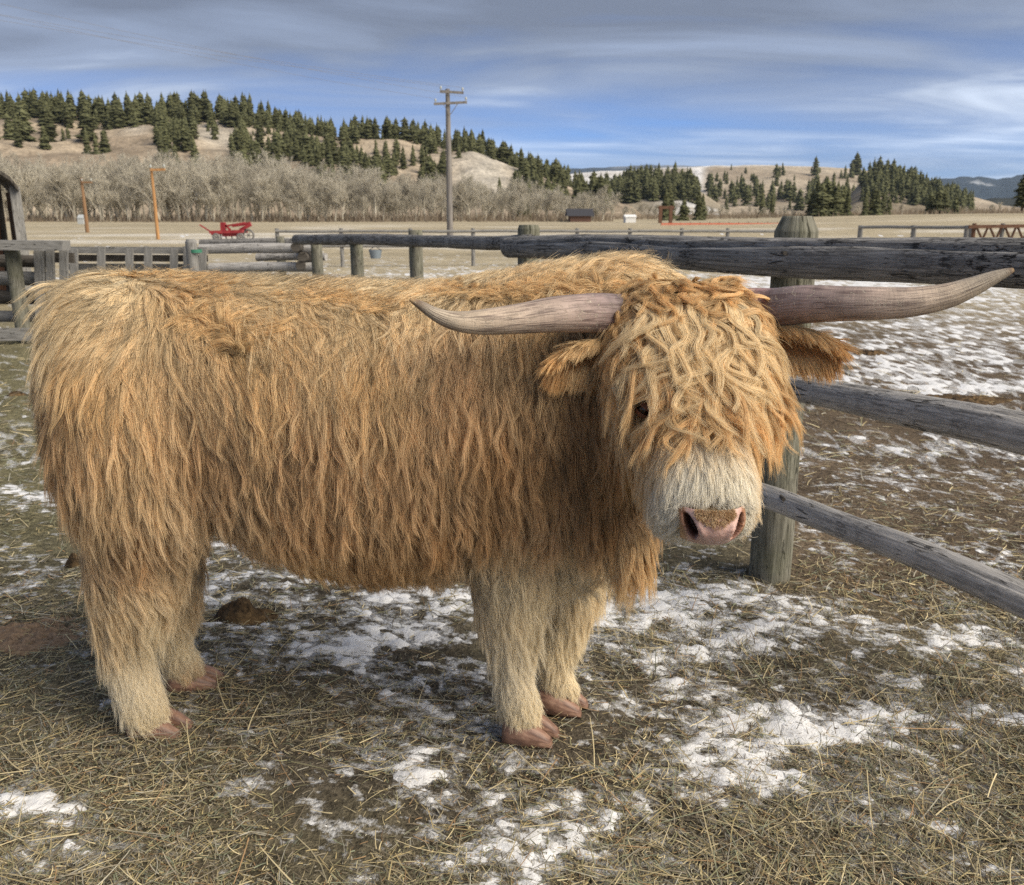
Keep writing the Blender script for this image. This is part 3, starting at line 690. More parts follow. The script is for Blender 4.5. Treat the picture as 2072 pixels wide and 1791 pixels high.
def cL(P, v, X):
    n = fbm(X[..., 0]*.03, X[..., 1]*.03, oct=4, seed=12); c = lerp3((.43, .355, .265), (.31, .25, .185), smooth(n, .4, .6))
    rock = np.exp(-((P-985)/75)**2-((v-.55)/.32)**2)+.8*np.exp(-((P-450)/70)**2-((v-.72)/.15)**2)+.6*np.exp(-((P-300)/30)**2-((v-.85)/.1)**2)
    return c*(1-.85*np.clip(rock, 0, 1)[..., None])+np.array([.47, .44, .385])*.85*np.clip(rock, 0, 1)[..., None]
hillL = Hill('hill', 'long pine covered hill with bare sandy slopes at left', PL, -420, 1330, 215, 400, cL, 200, 60, 1.0, 5.0)
hillP = Hill('pale_hill', 'pale snowy ridge just showing between the pines at upper left', [(-300, 190), (-100, 200), (40, 204), (120, 214), (220, 226), (300, 250)], -350, 320, 600, 800, lambda P, v, X: lerp3((.55, .53, .50), (.40, .36, .30), smooth(fbm(X[..., 0]*.02, X[..., 1]*.02, oct=3, seed=2), .4, .6)), 60, 16, 1, 2)
PB = [(1060, 372), (1150, 352), (1220, 347), (1300, 342), (1400, 338), (1500, 333), (1600, 335), (1700, 341), (1780, 349), (1850, 358), (1920, 385), (1980, 405), (2060, 420), (2200, 432)]
def cB(P, v, X):
    n = fbm(X[..., 0]*.012, X[..., 1]*.012, oct=4, seed=13); c = lerp3((.44, .375, .29), (.35, .29, .22), smooth(n, .4, .62))
    sn = smooth(P, 1420, 1180)*smooth(v, .35, .75)*.9+.75*smooth(v, .93, 1.0)*smooth(P, 1760, 1500)+np.exp(-((P-1405)/14)**2)*smooth(v, .1, .3)
    sn = np.clip(sn*(.55+.9*n), 0, 1)
    return c*(1-sn[..., None])+np.array([.74, .73, .72])*sn[..., None]
hillB = Hill('bald_hill', 'rounded bald tan hill with scattered dark pines at centre right', PB, 1000, 2260, 560, 950, cB, 160, 40, 1.0, 3.0)
PK = [(1150, 425), (1220, 388), (1280, 372), (1340, 364), (1390, 372), (1440, 405), (1480, 428)]
hillK = Hill('wooded_knoll', 'dark wooded knoll before the bald hill', PK, 1110, 1510, 440, 540, lambda P, v, X: lerp3((.30, .26, .20), (.62, .61, .60), smooth(fbm(X[..., 0]*.03, X[..., 1]*.03, oct=3, seed=4), .52, .62)*smooth(P, 1300, 1390)), 50, 20, 1.0, 1.5)
PR = [(1690, 428), (1730, 372), (1760, 352), (1800, 358), (1860, 378), (1920, 405), (1975, 424), (2010, 432)]
hillR = Hill('wooded_spur', 'dark pine covered spur sloping down to the right of the bald hill', PR, 1660, 2050, 460, 560, lambda P, v, X: lerp3((.25, .21, .155), (.32, .27, .20), smooth(fbm(X[..., 0]*.03, X[..., 1]*.03, oct=3, seed=5), .45, .6)), 60, 20, 1.0, 1.5)
PS = [(1860, 436), (1940, 414), (2000, 400), (2080, 400), (2200, 400), (2320, 420)]
hillS = Hill('snowy_slope', 'low slope with white snow fields and dark scrub at the right edge', PS, 1800, 2420, 800, 1000, lambda P, v, X: lerp3((.05, .055, .05), (.80, .80, .82), smooth(fbm(X[..., 0]*.018, X[..., 1]*.009, oct=3, seed=15), .67, .71)), 70, 20, 1, 2)
PM = [(1700, 420), (1800, 384), (1850, 366), (1905, 361), (1960, 358), (2010, 363), (2060, 352), (2150, 338), (2300, 330), (2500, 350)]
hillM = Hill('far_mountain', 'distant dark blue forested mountain at the right edge', PM, 1650, 2600, 4200, 5600, lambda P, v, X: lerp3((.022, .034, .046), (.55, .57, .60), smooth(fbm(X[..., 0]*.0026, X[..., 1]*.0026, oct=4, seed=6), .74, .78)*.8), 100, 30, 1, 30)
hillF = Hill('far_ridge', 'thin blue ridge on the horizon left of the bald hill', [(1000, 352), (1080, 344), (1150, 342), (1220, 339), (1300, 334), (1360, 334), (1420, 337), (1520, 345)], 940, 1600, 4800, 5600, lambda P, v, X: lerp3((.05, .065, .085), (.42, .44, .48), smooth(fbm(X[..., 0]*.003, X[..., 1]*.003, oct=4, seed=7), .5, .6)*.6), 60, 12, 1, 15)

# ================================================================== trees
def leaf_mat(c0, c1):
    def f(t, b):
        tc = t.n('ShaderNodeTexCoord'); oi = t.n('ShaderNodeObjectInfo'); a = t.noise(tc.outputs['Object'], 2.2, 4, .7)
        c = t.ramp(a, [(.32, c0), (.70, c1)]); h = t.n('ShaderNodeHueSaturation'); t.put(h.inputs['Color'], c); t.put(h.inputs['Value'], t.math('ADD', .75, t.math('MULTIPLY', oi.outputs['Random'], .6))); t.put(b.inputs['Base Color'], h.outputs[0])
    return f
NEEDLE = material('pine_needles', leaf_mat((.030, .037, .022), (.165, .165, .080)), rough=.9, spec=.1)
BARK = material('pine_bark', color=(.10, .065, .045), rough=.95)
def pine_meshes(seed, h=10., w=2.0, tiers=13, full=.55, nbr=9):
    r = random.Random(seed); m = MB()
    for k in range(tiers):
        s = k/(tiers-1); z = h*(.10+.86*s); rad_ = 1.35*w*(1-s)**full*(.68+.5*r.random())+.12
        nb = nbr if s < .75 else nbr-3; a0 = r.random()*6.28
        for q in range(nb):
            a = a0+6.283*q/nb+r.uniform(-.25, .25); L = rad_*r.uniform(.62, 1.2); hw = .36*L*r.uniform(.6, 1.3)+.10; z = h*(.10+.86*s)+r.uniform(-.45, .45)*(1-.7*s); dz = -.10*L+r.uniform(-.35, .3); th = .9*r.uniform(.6, 1.7)
            ca, sa = math.cos(a), math.sin(a); tip = (ca*L, sa*L, z+dz); mid = L*.55
            l = (ca*mid-sa*hw, sa*mid+ca*hw, z+dz*.6); rr = (ca*mid+sa*hw, sa*mid-ca*hw, z+dz*.6); top = (ca*.05, sa*.05, z+th); low = (ca*mid*.6, sa*mid*.6, z-th*.35)
            m.add([top, l, tip, rr, low], [(0, 1, 2), (0, 2, 3), (4, 2, 1), (4, 3, 2)])
    crown = new_mesh('crown', m.v, m.f, NEEDLE, smooth_shade=False, uv=None)
    t = MB(); t.tube([(0, 0, -.6), (0, 0, h*.5), (0, 0, h*.97)], [.22, .15, .03], 6); trunk = new_mesh('trunk', t.v, t.f, BARK)
    return trunk, crown
SHAPES = ((1.55, 17, .50), (1.9, 16, .42), (1.3, 18, .55), (2.2, 15, .45), (1.8, 16, .62), (1.8, 15, .34))
PINES = [pine_meshes(k, 10, w, t, f) for k, (w, t, f) in enumerate(SHAPES)]
FARP = [pine_meshes(20+k, 10, w*1.05, 11, f, 7)[1] for k, (w, t, f) in enumerate(SHAPES)]
pine_count = 0
def pine(P, h, label, group, sink=.3, fat=1.0):
    global pine_count
    tr, cr = PINES[random.randrange(len(PINES))]; root = empty('pine_tree', (P[0], P[1], P[2]-sink)); s = h/10.
    root.scale = (s*random.uniform(.85, 1.2)*fat, s*random.uniform(.85, 1.2)*fat, s); root.rotation_euler = (0, 0, random.uniform(0, 6.28))
    obj('trunk', tr, root); obj('crown', cr, root); tag(root, label, 'pine tree', group); pine_count += 1
cand = []                                                  # (hill, px, v, height)
def plant(hill, n, px0, px1, v0, v1, h0, h1, dens=None, mind=4.5):
    got = []; tries = 0
    while len(got) < n and tries < n*40:
        tries += 1; px, v = random.uniform(px0, px1), random.uniform(v0, v1)
        if dens and random.random() > dens(px, v): continue
        P = hill.at(px, v)
        if any((P[0]-g[0])**2+(P[1]-g[1])**2 < mind**2 for g in got): continue
        got.append(P); cand.append((hill, P, random.uniform(h0, h1)*(.90 if hill is hillL else 1)*(1 if random.random() < .68 else random.uniform(.5, .85)), px, v))
# the skyline and the dense slopes of the left hill
plant(hillL, 190, -60, 560, .86, 1.03, 8, 13, lambda p, v: 1 if v > .93 else .35, 2.0)
plant(hillL, 140, 540, 1000, .86, 1.03, 7, 11, None, 2.0)
plant(hillL, 60, 1000, 1230, .75, 1.02, 7, 10, None, 2.2)
bald = lambda p, v: 0 if float(fbm(np.array([p*.016]), np.array([v*5.]), oct=2, seed=44)[0]) < .37 else 0 if (385 < p < 480 and .55 < v < .86) else 0 if (90 < p < 330 and .3 < v < .80) or (900 < p < 1060 and .25 < v < .75 and random.random() < .95) else 1
plant(hillL, 50, 330, 520, .42, .86, 7, 11, lambda p, v: 1 if abs(p-365) < 45 or v > .74 else .2, 3)
plant(hillL, 250, 480, 930, .20, .92, 5.5, 10, bald, 2.6)
plant(hillL, 30, 900, 1090, .20, .95, 6, 10, bald, 3)
plant(hillL, 100, 1040, 1230, .12, .90, 6, 10, None, 2.6)
for px, v, h in ((72, .80, 13), (75, .68, 13.5), (125, .78, 12), (122, .62, 12), (198, .74, 12), (200, .63, 12.5), (60, .62, 11), (20, .60, 8), (-5, .62, 8), (45, .55, 9), (112, .52, 8), (195, .50, 9), (230, .52, 8), (212, .48, 7), (60, .5, 8), (150, .64, 5), (160, .70, 5), (340, .40, 4)):
    cand.append((hillL, hillL.at(px, v), h, px, v))
plant(hillK, 170, 1190, 1410, .35, 1.02, 8, 12.5, None, 2.6)
plant(hillR, 190, 1735, 1960, .30, 1.02, 7, 11.5, None, 2.6)
plant(hillB, 60, 1430, 1720, .06, .42, 11, 15, lambda p, v: 1 if v < .25 else .35, 7)
plant(hillB, 30, 1440, 1790, .40, .86, 8, 12, None, 14)
plant(hillB, 40, 1760, 1960, .05, .45, 10, 14, None, 8)
for px, v, h in ((1721, .80, 22), (1713, .74, 16), (1640, .72, 17), (1700, .70, 12), (1748, .86, 9)): cand.append((hillB, hillB.at(px, v), h, px, v))
fl = [(1650, 200, 8), (1658, 198, 7.5), (1668, 202, 8.5), (1680, 200, 8), (1690, 199, 7.5), (1703, 203, 7), (1712, 200, 6.5), (1640, 204, 6), (1383, 160, 4.2), (1412, 165, 5.8), (1420, 170, 5), (1345, 170, 6.2), (1352, 176, 6.6), (1748, 190, 5.2), (1765, 195, 6), (1772, 190, 5.6), (1795, 200, 4.6), (1783, 205, 5.2), (1878, 210, 5), (1893, 208, 6), (1905, 212, 5.6), (1930, 205, 4.4), (1200, 185, 4.8), (1065, 172, 4.2), (1052, 176, 3.4), (1540, 260, 7), (1560, 255, 6)]
class Flat: pass
FLAT = Flat()
for px, Y, h in fl:
    X = (px-CX)/FPX*Y/(math.cos(PITCH)+.245*math.sin(PITCH)); cand.append((FLAT, np.array([X, Y, float(gz(np.array(X), np.array(float(Y))))]), h, px, 0))
X = (2064-CX)/FPX*120/1.03; cand.append((FLAT, np.array([X, 120., float(gz(np.array(X), np.array(120.)))+1.2]), 4.6, 2064, 0))
cand.sort(key=lambda c: -c[2]/c[1][1])
LAB = {id(hillL): ('dark green pine growing on the long hill at left', 'pines on the long hill'), id(hillK): ('dark pine on the wooded knoll before the bald hill', 'pines on the wooded knoll'),
       id(hillR): ('dark pine on the spur right of the bald hill', 'pines on the wooded spur'), id(hillB): ('dark pine standing on the bald tan hill', 'pines on the bald hill'), id(FLAT): ('dark conifer on the flat at the far edge of the field', 'conifers at the edge of the field')}
rest = MB(); pine_list = []
for k, (hl, P, h, px, v) in enumerate(cand):
    lab, grp = LAB[id(hl)]
    if k < 300: pine_list.append((hl, P, h, px, v, grp))
    else:
        me = FARP[random.randrange(6)]; s = h/10; a = random.uniform(0, 6.28); ca, sa = math.cos(a)*s, math.sin(a)*s
        vs = [(P[0]+1.15*(q.co.x*ca-q.co.y*sa), P[1]+1.15*(q.co.x*sa+q.co.y*ca), P[2]-.5+q.co.z*s) for q in me.vertices]; rest.add(vs, [tuple(p.vertices) for p in me.polygons])
ORD = 'first second third fourth fifth sixth seventh eighth ninth tenth eleventh twelfth thirteenth fourteenth fifteenth sixteenth seventeenth eighteenth nineteenth twentieth'.split()
def ordw(k): return ORD[k] if k < 20 else 'twenty '+ORD[k-20] if k < 39 else 'number %d' % (k+1)
ZL = ((-400, 110, 'over the shed'), (110, 250, 'left of the orange pole'), (250, 400, 'over the orange pole'), (400, 520, 'over the red machine'), (520, 640, 'right of the red machine'),
      (640, 760, 'midway to the tall pole'), (760, 860, 'just left of the tall pole'), (860, 960, 'behind the tall pole'), (960, 1080, 'on the rocky nose'), (1080, 2200, 'at the right end'))
def zone_of(px): return next(z for a, b, z in ZL if a <= px < b)
zones = {}
for c in pine_list:
    hl, P, h, px, v, grp = c
    if hl is hillL: key = ('%s pine from the left %s, ' % ('{}', 'on the skyline' if v > .93 else 'on the upper slope' if v > .7 else 'low on the slope'))+zone_of(px)
    elif hl is hillK: key = '{} pine from the left on the wooded knoll, '+('crest' if v > .8 else 'lower side')
    elif hl is hillR: key = '{} pine from the left on the spur right of the bald hill, '+('crest' if v > .8 else 'lower side')
    elif hl is hillB: key = '{} pine from the left on the bald hill, '+('upper part' if v > .4 else 'foot')
    else: key = '{} dark conifer from the left on the flat beyond the field'
    zones.setdefault(key, []).append(c)
for key, cs in zones.items():
    for k, (hl, P, h, px, v, grp) in enumerate(sorted(cs, key=lambda c: project(c[1])[0])): pine(P, h, key.format(ordw(k)), grp, .5, 1.15)
tag(rest.build('pine_forest', NEEDLE), 'far pine forest filling the hillsides behind the nearer pines', kind='stuff')

def bare_tree(seed, h=10.):
    r = random.Random(seed); tr = MB(); cr = MB()
    def branch(p, d, L, rad_, depth):
        P = [Vector(p)]; dd = Vector(d)
        n = 3 if depth < 3 else 2
        for k in range(n):
            dd = (dd+Vector((r.uniform(-.2, .2), r.uniform(-.2, .2), r.uniform(-.02, .22)))).normalized(); P.append(P[-1]+dd*(L/n))
        (tr if depth == 0 else cr).tube(P, [rad_*(1-.55*k/n) for k in range(n+1)], 5 if depth == 0 else 3, depth == 0)
        if depth >= 4: return
        nb = (8, 6, 5, 5)[depth]
        for q in range(nb):
            s = r.uniform(.30, 1.0) if depth else r.uniform(.16, 1.0); k = min(int(s*n), n-1); b = P[k].lerp(P[k+1], s*n-k)
            a = r.uniform(0, 6.28); ax = dd.orthogonal(); ax.rotate(Matrix.Rotation(a, 3, dd)); sp = r.uniform(.35, .95)
            branch(b, (dd*math.cos(sp)+ax*math.sin(sp)+Vector((0, 0, .28))).normalized(), L*r.uniform(.42, .66), max(rad_*.45, .030), depth+1)
    if r.random() < .4:
        branch((0, 0, -.4), (r.uniform(-.12, .0), 0, 1), h*.60, .22, 0); branch((.3, 0, -.4), (r.uniform(.08, .25), 0, 1), h*.5, .17, 0)
    else: branch((0, 0, -.4), (r.uniform(-.08, .08), 0, 1), h*.62, .24, 0)
    z = max(p[2] for p in cr.v); s = h/z; tr.v = [tuple(c*s for c in p) for p in tr.v]; cr.v = [tuple(c*s for c in p) for p in cr.v]
    return new_mesh('trunk', tr.v, tr.f, TWIG), new_mesh('crown', cr.v, cr.f, TWIG)
def twig_mat(t, b):
    oi = t.n('ShaderNodeObjectInfo'); t.put(b.inputs['Base Color'], t.ramp(oi.outputs['Random'], [(0, (.36, .33, .27)), (.5, (.47, .435, .36)), (1, (.55, .51, .42))]))
TWIG = material('bare_twigs', twig_mat, rough=.95, spec=.1)
BARES = [bare_tree(100+k) for k in range(6)]
top_l = ridge([(-100, 310), (0, 318), (60, 330), (130, 335), (200, 335), (250, 325), (320, 318), (400, 330), (450, 322), (520, 325), (600, 338), (680, 350), (740, 352), (800, 372), (880, 366), (960, 372), (1010, 385), (1060, 378), (1110, 385), (1160, 398), (1200, 400), (1250, 393), (1330, 398), (1400, 405), (1500, 408), (1620, 408), (1750, 405), (1850, 408), (1980, 408), (2080, 400)])
bare_n = {}
def bare(px, Y, top, label, group):
    k = bare_n.get(label, 0); bare_n[label] = k+1; label = label.format(ordw(k))
    tr, cr = BARES[random.randrange(6)]; X = (px-CX)/FPX*Y/1.03; z0 = float(gz(np.array(X), np.array(float(Y)))); h = atY(px, top, Y)[2]-z0; s = h/10
    root = empty('bare_tree', (X, Y, z0)); wd = random.uniform(.85, 1.25); root.scale = (s*wd*.9, s*wd*.9, s); root.rotation_euler = (0, 0, random.uniform(0, 6.28)); obj('trunk', tr, root); obj('crown', cr, root); tag(root, label, 'bare tree', group)
x = -60
while x < 1240:
    bare(x, random.uniform(150, 162), top_l(x)-14+random.uniform(-4, 30), '{} leafless tree from the left in front row '+zone_of(x), 'bare trees below the hill'); x += random.uniform(13, 22)
x = -70
while x < 1240:
    bare(x, random.uniform(168, 195), top_l(x)-18+random.uniform(-10, 14), '{} leafless tree from the left in back row '+zone_of(x), 'bare trees below the hill'); x += random.uniform(10, 17)
x = 1245
while x < 2090:
    if not 1640 < x < 1720 or random.random() < .3: bare(x, random.uniform(205, 250), top_l(x)+random.uniform(0, 22), '{} pale leafless tree from the left '+('before the wooded knoll' if x < 1420 else 'below the bald hill' if x < 1740 else 'below the wooded spur' if x < 1960 else 'at the right edge'), 'bare trees at right')
    x += random.uniform(11, 20)
# undergrowth below the belt
m = []; nbr = 9000
pxb = rng.uniform(-80, 2100, nbr); Yb = np.where(pxb < 1240, rng.uniform(143, 190, nbr), rng.uniform(195, 260, nbr)); Xb = (pxb-CX)/FPX*Yb/1.03
zb = gz(Xb, Yb); hb = rng.uniform(.3, 1.7, nbr)*(.5+.9*fbm(Xb*.06, Yb*.06, oct=2, seed=3)); dxb = rng.normal(0, .5, nbr)*hb*.6; wb = rng.uniform(.05, .14, nbr)
v = np.stack([np.stack([Xb-wb, Yb, zb-.1], -1), np.stack([Xb+wb, Yb, zb-.1], -1), np.stack([Xb+dxb, Yb+rng.normal(0, .3, nbr), zb+hb], -1)], 1).reshape(-1, 3)
tag(obj('undergrowth', new_mesh('undergrowth', v, np.arange(nbr*3).reshape(-1, 3), material('brush', lambda t, b: t.put(b.inputs['Base Color'], t.ramp(t.noise(t.n('ShaderNodeTexCoord').outputs['Object'], .3, 3), [(.35, (.13, .10, .075)), (.65, (.27, .22, .16))])), rough=.95), smooth_shade=False)), 'low brown brush along the foot of the bare trees', kind='stuff')
# ================================================================== the cow
COW_BASE = Vector((-0.42, 2.28, 0.0))
cow = tag(empty('highland_cow', COW_BASE), 'shaggy golden brown long horned cow standing on the straw and facing the camera', 'cow')
def cow_part(name, me, parent=None):
    o = bpy.data.objects.new(name, me); COL.objects.link(o); o.parent = parent or cow
    if parent is None: o.location = -COW_BASE
    return o

# ---- skin: lofts joined, remeshed into one continuous body
bm = bmesh.new()
def loft(rings):
    vs = [[bm.verts.new(p) for p in r] for r in rings]
    n = len(vs[0])
    for a, b in zip(vs, vs[1:]):
        for j in range(n): bm.faces.new((a[j], a[(j+1) % n], b[(j+1) % n], b[j]))
    bm.faces.new(vs[0][::-1]); bm.faces.new(vs[-1])
def ell(c, U, V, ru, rv, n=24, e=2.0):
    r = []
    for k in range(n):
        a = 2*math.pi*k/n; ca, sa = math.cos(a), math.sin(a)
        r.append(Vector(c)+Vector(U)*(ru*math.copysign(abs(ca)**(2/e), ca))+Vector(V)*(rv*math.copysign(abs(sa)**(2/e), sa)))
    return r
torso = [  # px, skin top, skin bottom, half width, centre depth
    (128, 690, 850, .07, 2.30), (142, 640, 930, .14, 2.30), (170, 590, 1010, .20, 2.30), (230, 556, 1075, .255, 2.30),
    (320, 556, 1060, .28, 2.30), (420, 566, 1015, .295, 2.30), (550, 572, 1080, .325, 2.30), (700, 578, 1128, .345, 2.29),
    (850, 582, 1132, .34, 2.28), (980, 566, 1110, .32, 2.27), (1090, 546, 1100, .295, 2.26), (1190, 528, 1110, .26, 2.25),
    (1270, 524, 1080, .20, 2.23), (1335, 548, 1000, .13, 2.20)]
T2 = spline(torso, 40)
rings = []
for x, y0, y1, hw, Y in T2:
    a = atY(x, y0, Y); b = atY(x, y1, Y); m = atY(x, (y0+y1)/2, Y)
    rings.append(ell((m[0], Y, (a[2]+b[2])/2), (0, 1, 0), (0, 0, 1), hw, (a[2]-b[2])/2, 32, 2.35))
loft(rings)
def limb(P, n=26, e=2.0, ax=(1, 0, 0)):
    Q = spline([list(atY(p[0], p[1], p[2]))+[p[3], p[4]] for p in P], n)
    c = Q[:, :3]; tg, _, _ = frames(c); rr = []
    for i in range(n):
        U = Vector(ax); t = Vector(tg[i]); U = (U-t*U.dot(t)).normalized(); V = t.cross(U)
        rr.append(ell(c[i], U, V, Q[i, 3], Q[i, 4], 20, e))
    loft(rr)
NF, NH, FF, FH = 2.172, 2.18, 2.33, 2.44
limb([(1075, 800, 2.10, .15, .07), (1068, 950, 2.10, .135, .09), (1043, 1080, 2.13, .120, .085), (1036, 1180, 2.16, .098, .08),
      (1035, 1265, 2.17, .066, .06), (1036, 1345, 2.17, .040, .040), (1046, 1412, 2.17, .045, .045), (1062, 1462, 2.17, .043, .04)])
limb([(1140, 1000, 2.38, .12, .08), (1160, 1140, 2.36, .085, .07), (1145, 1255, 2.345, .052, .05), (1118, 1325, 2.335, .038, .038),
      (1128, 1380, 2.33, .042, .042), (1146, 1410, 2.33, .038, .04)])
limb([(265, 720, 2.12, .16, .10), (268, 850, 2.09, .185, .12), (285, 980, 2.09, .175, .11), (288, 1075, 2.12, .135, .09), (272, 1165, 2.15, .114, .085),
      (254, 1250, 2.175, .076, .066), (262, 1335, 2.18, .050, .047), (282, 1410, 2.18, .048, .047), (305, 1458, 2.18, .043, .04)])
limb([(300, 900, 2.46, .16, .10), (330, 1060, 2.46, .12, .09), (348, 1170, 2.45, .075, .065), (347, 1250, 2.445, .050, .05), (352, 1310, 2.44, .040, .04),
      (376, 1358, 2.44, .042, .04), (392, 1376, 2.44, .035, .035)])
limb([(165, 600, 2.33, .055, .05), (128, 650, 2.36, .032, .032), (120, 780, 2.37, .024, .024), (126, 915, 2.37, .02, .02), (130, 960, 2.37, .014, .014)], 18)   # tail
# neck, brisket and dewlap
limb([(1120, 770, 2.22, .24, .22), (1230, 770, 2.17, .235, .20), (1320, 770, 2.08, .20, .17), (1380, 760, 1.99, .16, .13)], 16, 2, (0, 0, 1))
limb([(1130, 950, 2.20, .16, .18), (1210, 1020, 2.16, .13, .14), (1260, 1080, 2.10, .08, .08), (1285, 1110, 2.06, .035, .04)], 16, 2, (0, 0, 1))
limb([(1120, 1040, 2.22, .11, .16), (1170, 1100, 2.21, .09, .12), (1200, 1130, 2.20, .05, .07)], 10, 2, (0, 0, 1))
# head
HF = Vector(atY(1406, 612, 1.905)); HN = Vector(atY(1451, 1062, 1.625))
HA = (HN-HF).normalized(); HL = (HN-HF).length
HS = Vector((1, 0, 0)); HS = (HS-HA*HS.dot(HA)).normalized(); HU = HA.cross(HS).normalized()
if HU.y > 0: HU = -HU
def head_pt(t, s=0, u=0): return HF+HA*t+HS*s+HU*u
k_ = HL/.50
for Hs in ([(-.08, .09, .10, -.07), (-.055, .128, .17, -.035), (0, .154, .24, -.016), (.07, .160, .27, -.004), (.14, .156, .275, 0), (.20, .144, .26, -.004),
            (.27, .122, .235, -.012), (.34, .104, .205, -.012), (.40, .098, .18, -.012), (.44, .098, .16, -.030), (.475, .092, .14, -.055)],):
    Q = spline(Hs, 30)
    loft([ell(head_pt(t*k_, 0, o-th/2), HS, HU, w, th/2, 28, 2.5) for t, w, th, o in Q])
tmp = bpy.data.meshes.new('body_raw'); bm.normal_update(); bm.to_mesh(tmp); bm.free()
ob = bpy.data.objects.new('body_raw', tmp); COL.objects.link(ob)
md = ob.modifiers.new('r', 'REMESH'); md.mode = 'VOXEL'; md.voxel_size = 0.013
md = ob.modifiers.new('s', 'SMOOTH'); md.factor = 0.5; md.iterations = 7
dg = bpy.context.evaluated_depsgraph_get()
body_me = bpy.data.meshes.new_from_object(ob.evaluated_get(dg)); body_me.name = 'body'
bpy.data.objects.remove(ob); bpy.data.meshes.remove(tmp)
body_me.polygons.foreach_set('use_smooth', np.ones(len(body_me.polygons), bool))
nv = len(body_me.vertices)
BV = np.empty(nv*3, np.float32); body_me.vertices.foreach_get('co', BV); BV = BV.reshape(-1, 3).astype(float)
body_me.calc_loop_triangles()
BT = np.empty(len(body_me.loop_triangles)*3, np.int32); body_me.loop_triangles.foreach_get('vertices', BT); BT = BT.reshape(-1, 3)
BNv = np.empty(nv*3, np.float32); body_me.vertices.foreach_get('normal', BNv); BNv = BNv.reshape(-1, 3).astype(float)
BVH = BVHTree.FromPolygons([Vector(v) for v in BV], [tuple(t) for t in BT])

# ---- fields authored over the coat
def shepard(px, py, ctrl, cols, p=3.0, eps=25.0):
    num = 0; den = 0
    for c in ctrl:
        w = 1.0/((px-c[0])**2+(py-c[1])**2+eps**2)**(p/2)*(c[-1] if len(c) > 8 else 1)
        num = num+w[:, None]*np.array([c[i] for i in cols], float)[None]; den = den+w
    return num/den[:, None]
#        px    py    dx    dy   length lift wave
COAT = [(110, 600, -.35, .8, .085, .30, 1.0), (105, 700, -.12, 1.0, .10, .25, .7), (105, 850, -.10, 1.0, .13, .30, .6), (140, 990, .0, 1.0, .11, .3, .7),
        (180, 560, -.75, .0, .100, .55, 1.0), (210, 520, -.45, -.5, .10, .9, .8), (300, 535, .35, -.3, .10, .8, .9), (380, 545, .60, -.1, .10, .6, .9),
        (200, 640, -.75, .55, .135, .25, 1.2), (280, 650, -.6, .8, .14, .2, 1.2), (280, 740, .25, 1.0, .13, .25, 1.1), (200, 780, .1, 1.0, .13, .2, .9),
        (370, 600, .8, .5, .14, .25, 1.3), (370, 690, .75, .7, .14, .25, 1.4), (480, 570, .95, .2, .14, .2, 1.2), (480, 660, .6, .75, .13, .35, 1.3),
        (600, 570, 1., .12, .15, .15, 1.1), (740, 575, 1., .2, .14, .2, 1.1), (600, 650, .35, .9, .13, .25, 1.4), (740, 670, -.35, .9, .12, .3, 1.5),
        (880, 600, -.2, .8, .11, .4, 1.4), (850, 560, -.1, -.3, .09, .9, .9), (950, 540, .1, -.6, .085, 1.0, .8), (1050, 520, .25, -.5, .09, 1.0, .9),
        (1160, 510, .35, -.45, .10, .95, .9), (1260, 510, .5, -.3, .11, .9, 1.0), (1340, 520, .5, -.25, .12, .9, 1.0), (1390, 560, .7, .1, .11, .6, 1.0),
        (980, 600, .0, .6, .10, .6, 1.3), (1120, 590, -.1, .6, .11, .6, 1.4), (1250, 580, .1, .6, .12, .6, 1.4), (1000, 720, -.15, 1., .12, .3, 1.4),
        (560, 800, .10, 1.0, .12, .25, 1.3), (700, 800, .05, 1.0, .12, .25, 1.3), (850, 800, .0, 1.0, .12, .25, 1.3), (1000, 850, .1, 1., .12, .25, 1.2),
        (430, 820, .30, .95, .12, .2, 1.2), (550, 950, .2, 1., .115, .2, 1.1), (750, 950, .15, 1., .115, .22, 1.1), (950, 970, .1, 1.0, .11, .22, 1.1),
        (520, 1080, .35, .95, .075, .2, .8), (650, 1130, .35, .95, .068, .22, .8), (800, 1140, .3, .95, .065, .25, .8), (920, 1090, .25, .95, .08, .25, 1.),
        (260, 880, .30, .95, .14, .15, .8), (320, 950, .35, .95, .13, .18, .8), (200, 940, .1, 1., .12, .2, .8), (300, 1040, .35, .8, .10, .4, 1.3),
        (220, 1090, .35, .9, .09, .5, 1.3), (330, 1110, -.2, 1., .08, .45, 1.0), (230, 1180, .2, 1., .08, .45, .9), (310, 1190, .15, 1., .08, .4, .7),
        (240, 1250, .15, 1., .085, .5, .7), (260, 1330, .2, 1., .08, .5, .6), (290, 1420, .45, .9, .06, .35, .5), (360, 1250, .2, 1., .065, .4, .5), (380, 1360, .5, .8, .05, .4, .4),
        (1150, 850, .12, 1., .13, .25, 1.1), (1190, 980, .12, 1., .12, .25, 1.0), (1250, 900, .22, 1., .14, .2, .9), (1220, 1080, .2, 1., .11, .3, .8),
        (1290, 1090, .35, .9, .115, .25, .7), (1180, 1130, .3, .85, .07, .3, .5), (1040, 1040, .1, 1., .11, .3, .9), (1090, 1090, .1, 1., .10, .35, .9),
        (990, 1080, .05, 1., .09, .3, .8), (1030, 1180, .12, 1., .10, .4, .7), (1030, 1260, .2, 1., .085, .5, .6), (1035, 1340, .1, 1., .065, .4, .5),
        (1055, 1430, .25, 1., .05, .35, .3), (1160, 1200, .2, 1., .075, .4, .4), (1130, 1320, .1, 1., .055, .4, .35), (1145, 1390, .3, 1., .045, .35, .3)]
